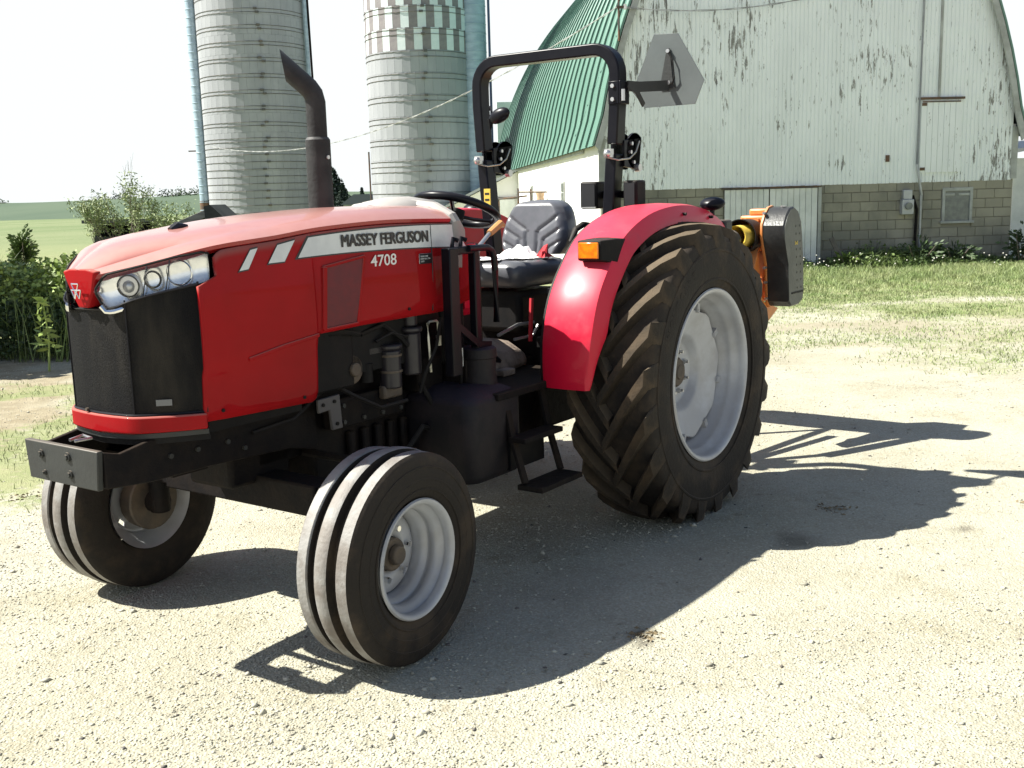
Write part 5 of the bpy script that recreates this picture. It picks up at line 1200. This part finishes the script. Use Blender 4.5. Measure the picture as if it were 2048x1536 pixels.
# ------------------------------------------------------------------ things resting on or hitched to the tractor
def on_tractor(name, label, cat): return tag(empty(name, TL, TR), label, cat)
g5 = random.Random(11)
def crumple(cx, cy, cz, sx, sy, h, n=9):
    vv = []; ff = []
    for i in range(n + 1):
        for j in range(n + 1):
            u, v = i / n - .5, j / n - .5; e = max(0, 1 - 2 * max(abs(u), abs(v)))
            vv.append((cx + sx * u + g5.uniform(-.006, .006), cy + sy * v + g5.uniform(-.006, .006), cz + h * e * (.35 + .9 * g5.random()) + g5.uniform(0, .006)))
    for i in range(n):
        for j in range(n): a = i * (n + 1) + j; ff.append((a, a + 1, a + n + 2, a + n + 1))
    mb = MB(); mb.add(vv, ff); return mb
pa = crumple(.30, .06, 1.385, .20, .26, .07).build('crumpled_paper', WHITEP, None, ang=0); pa.location = TL; pa.rotation_euler = (0, 0, TR); tag(pa, 'crumpled white paper lying on the black tractor seat', 'paper')
pa2 = crumple(.50, -.06, 1.388, .18, .34, .012).build('paper_sheet', WHITEP, None, ang=0); pa2.location = TL; pa2.rotation_euler = (0, 0, TR); tag(pa2, 'flat white sheets at the front edge of the seat', 'paper')
rc = crumple(.26, .19, 1.385, .10, .07, .085, 5).build('red_rag', REDC, None, ang=0); rc.location = TL; rc.rotation_euler = (0, 0, TR); tag(rc, 'small red rag beside the white paper on the seat', 'rag')

mw = on_tractor('flail_mower', 'orange side-arm mower with black belt guard carried behind the tractor', 'mower')
# belt guard: a long rounded plate facing the tractor's left, narrowed on its front edge
def guard(x0, k=1.0):
    P2 = [(-1.70, 1.545), (-1.76, 1.590), (-1.83, 1.600), (-1.90, 1.575), (-1.96, 1.50), (-1.985, 1.40), (-2.02, 1.20), (-2.03, 1.02), (-2.02, .965), (-1.95, .935), (-1.80, .935), (-1.76, .97), (-1.745, 1.10), (-1.735, 1.22), (-1.69, 1.32), (-1.655, 1.40), (-1.655, 1.48)]
    c_ = (-1.84, 1.27); return [(c_[0] + (x - c_[0]) * k, c_[1] + (z - c_[1]) * k) for x, z in P2]
GUARD = mat('guard_black', (.010, .010, .012), .36, 0, (.024, .024, .024), 7, dust=(.12, (.3, .3, .28), .03), bump=.15, bs=50)
mb = MB(); mb.loft([[(x, .66, z) for x, z in guard(0)], [(x, .795, z) for x, z in guard(0)], [(x, .803, z) for x, z in guard(0, .975)]])
gd_ = mb.build('belt_guard', GUARD, mw, ang=30)
PLATE = mat('guard_plate', (.055, .060, .058), .5, .1, (.085, .09, .086), 6, bump=.1)
MB().prism(guard(0, .965), .8035, .8075, 'y').build('guard_face', PLATE, gd_)
MB().prism([(x, z) for x, z in guard(0, 1.03)], .640, .657, 'y').build('side_plate', ORANGE, mw, bevel=.003)
for k in range(9):
    for x in (-1.86, -1.93): MB().cyl((x - .006 * k, .8070, 1.47 - k * .052), (x - .006 * k, .8095, 1.47 - k * .052), .008, n=8).build('vent_hole', BLACKP, gd_)
MB().bx((-2.015, .800, 1.018), (-1.80, .812, 1.03)).build('guard_lip', BLACKPL, gd_)
lettering('guard_lettering', '540', -1.845, 1.345, .035, YELLOW, gd_, .8082, 1.0, .0006)
for x, z in ((-1.70, 1.56), (-1.72, 1.20), (-1.735, 1.10), (-1.75, .99)): MB().cyl((x, .655, z), (x + .03, .655, z), .010, n=6).build('bolt', STEEL, mw)
MB().cyl((-1.80, .74, 1.600), (-1.80, .74, 1.606), .018, n=10).build('bolt', STEEL, mw)
# gearbox, pto bell and shaft
MB().bx((-2.12, .40, 1.30), (-1.88, .64, 1.54)).bx((-2.06, .44, 1.54), (-1.94, .60, 1.585)).cyl((-1.90, .51, 1.41), (-1.82, .51, 1.41), .07, n=18).build('gearbox', ORANGE, mw, bevel=.012)
for y in (.44, .53, .62): MB().cyl((-1.88, y, 1.51), (-1.86, y, 1.51), .014, n=6).build('bolt', ORANGE, mw)
BELL = [(-1.86, .088), (-1.78, .112), (-1.62, .116), (-1.62, .110), (-1.77, .104), (-1.84, .08)]
MB().lathe([(r_, h) for h, r_ in BELL], (0, .51, 1.41), 'x', 30).build('pto_bell', BLACKPL, mw, ang=50)
sh_ = MB(); pr = []
for i in range(14): h = -1.84 + i * .022; pr += [(.066, h), (.076, h + .011)]
sh_.lathe(pr, (0, .51, 1.41), 'x', 20); sh_.build('shaft_bellows', YELLOW, mw, ang=50)
MB().cyl((-1.53, .51, 1.41), (-.95, .36, 1.10), .055, n=16).cyl((-1.0, .37, 1.13), (-.55, .05, .72), .035, n=14).build('drive_shaft', GREYM, mw)
# frame, deck and stands
MB().prism([(-1.66, 1.05), (-1.40, .80), (-1.52, .70), (-2.0, .90), (-1.80, .955), (-1.74, .97)], .60, .64, 'y').build('skid_plate', ORANGE, mw, bevel=.004)
MB().prism([(-1.74, 1.34), (-1.60, 1.10), (-1.45, .82), (-1.66, .80), (-1.78, 1.0)], .55, .60, 'y').build('arm_plate', ORANGE, mw, bevel=.004)
MB().bx((-1.54, .600, 1.13), (-1.53, .64, 1.20)).build('warning_label', LABELW, mw)
MB().cyl((-2.0, -.55, 1.16), (-2.0, .60, 1.16), .16, n=20).bx((-2.18, -.55, .96), (-1.82, .60, 1.12)).build('mower_deck', ORANGE, mw, bevel=.01)
MB().tube([(-.75, -.35, .55), (-1.60, -.30, 1.0)], 0, rect=(.05, .05)).tube([(-.75, .35, .55), (-1.60, .30, 1.0)], 0, rect=(.05, .05)).tube([(-.6, 0, 1.0), (-1.65, 0, 1.25)], 0, rect=(.05, .05)).build('hitch_frame', ORANGE, mw)
MB().tube([(-1.9, .3, .95), (-1.75, .32, 0.0)], .025, 8).tube([(-2.1, -.4, .95), (-2.25, -.42, 0.0)], .025, 8).tube([(-1.9, -.5, .95), (-1.7, -.5, 0.0)], .025, 8).build('parking_stand', DARKM, mw)
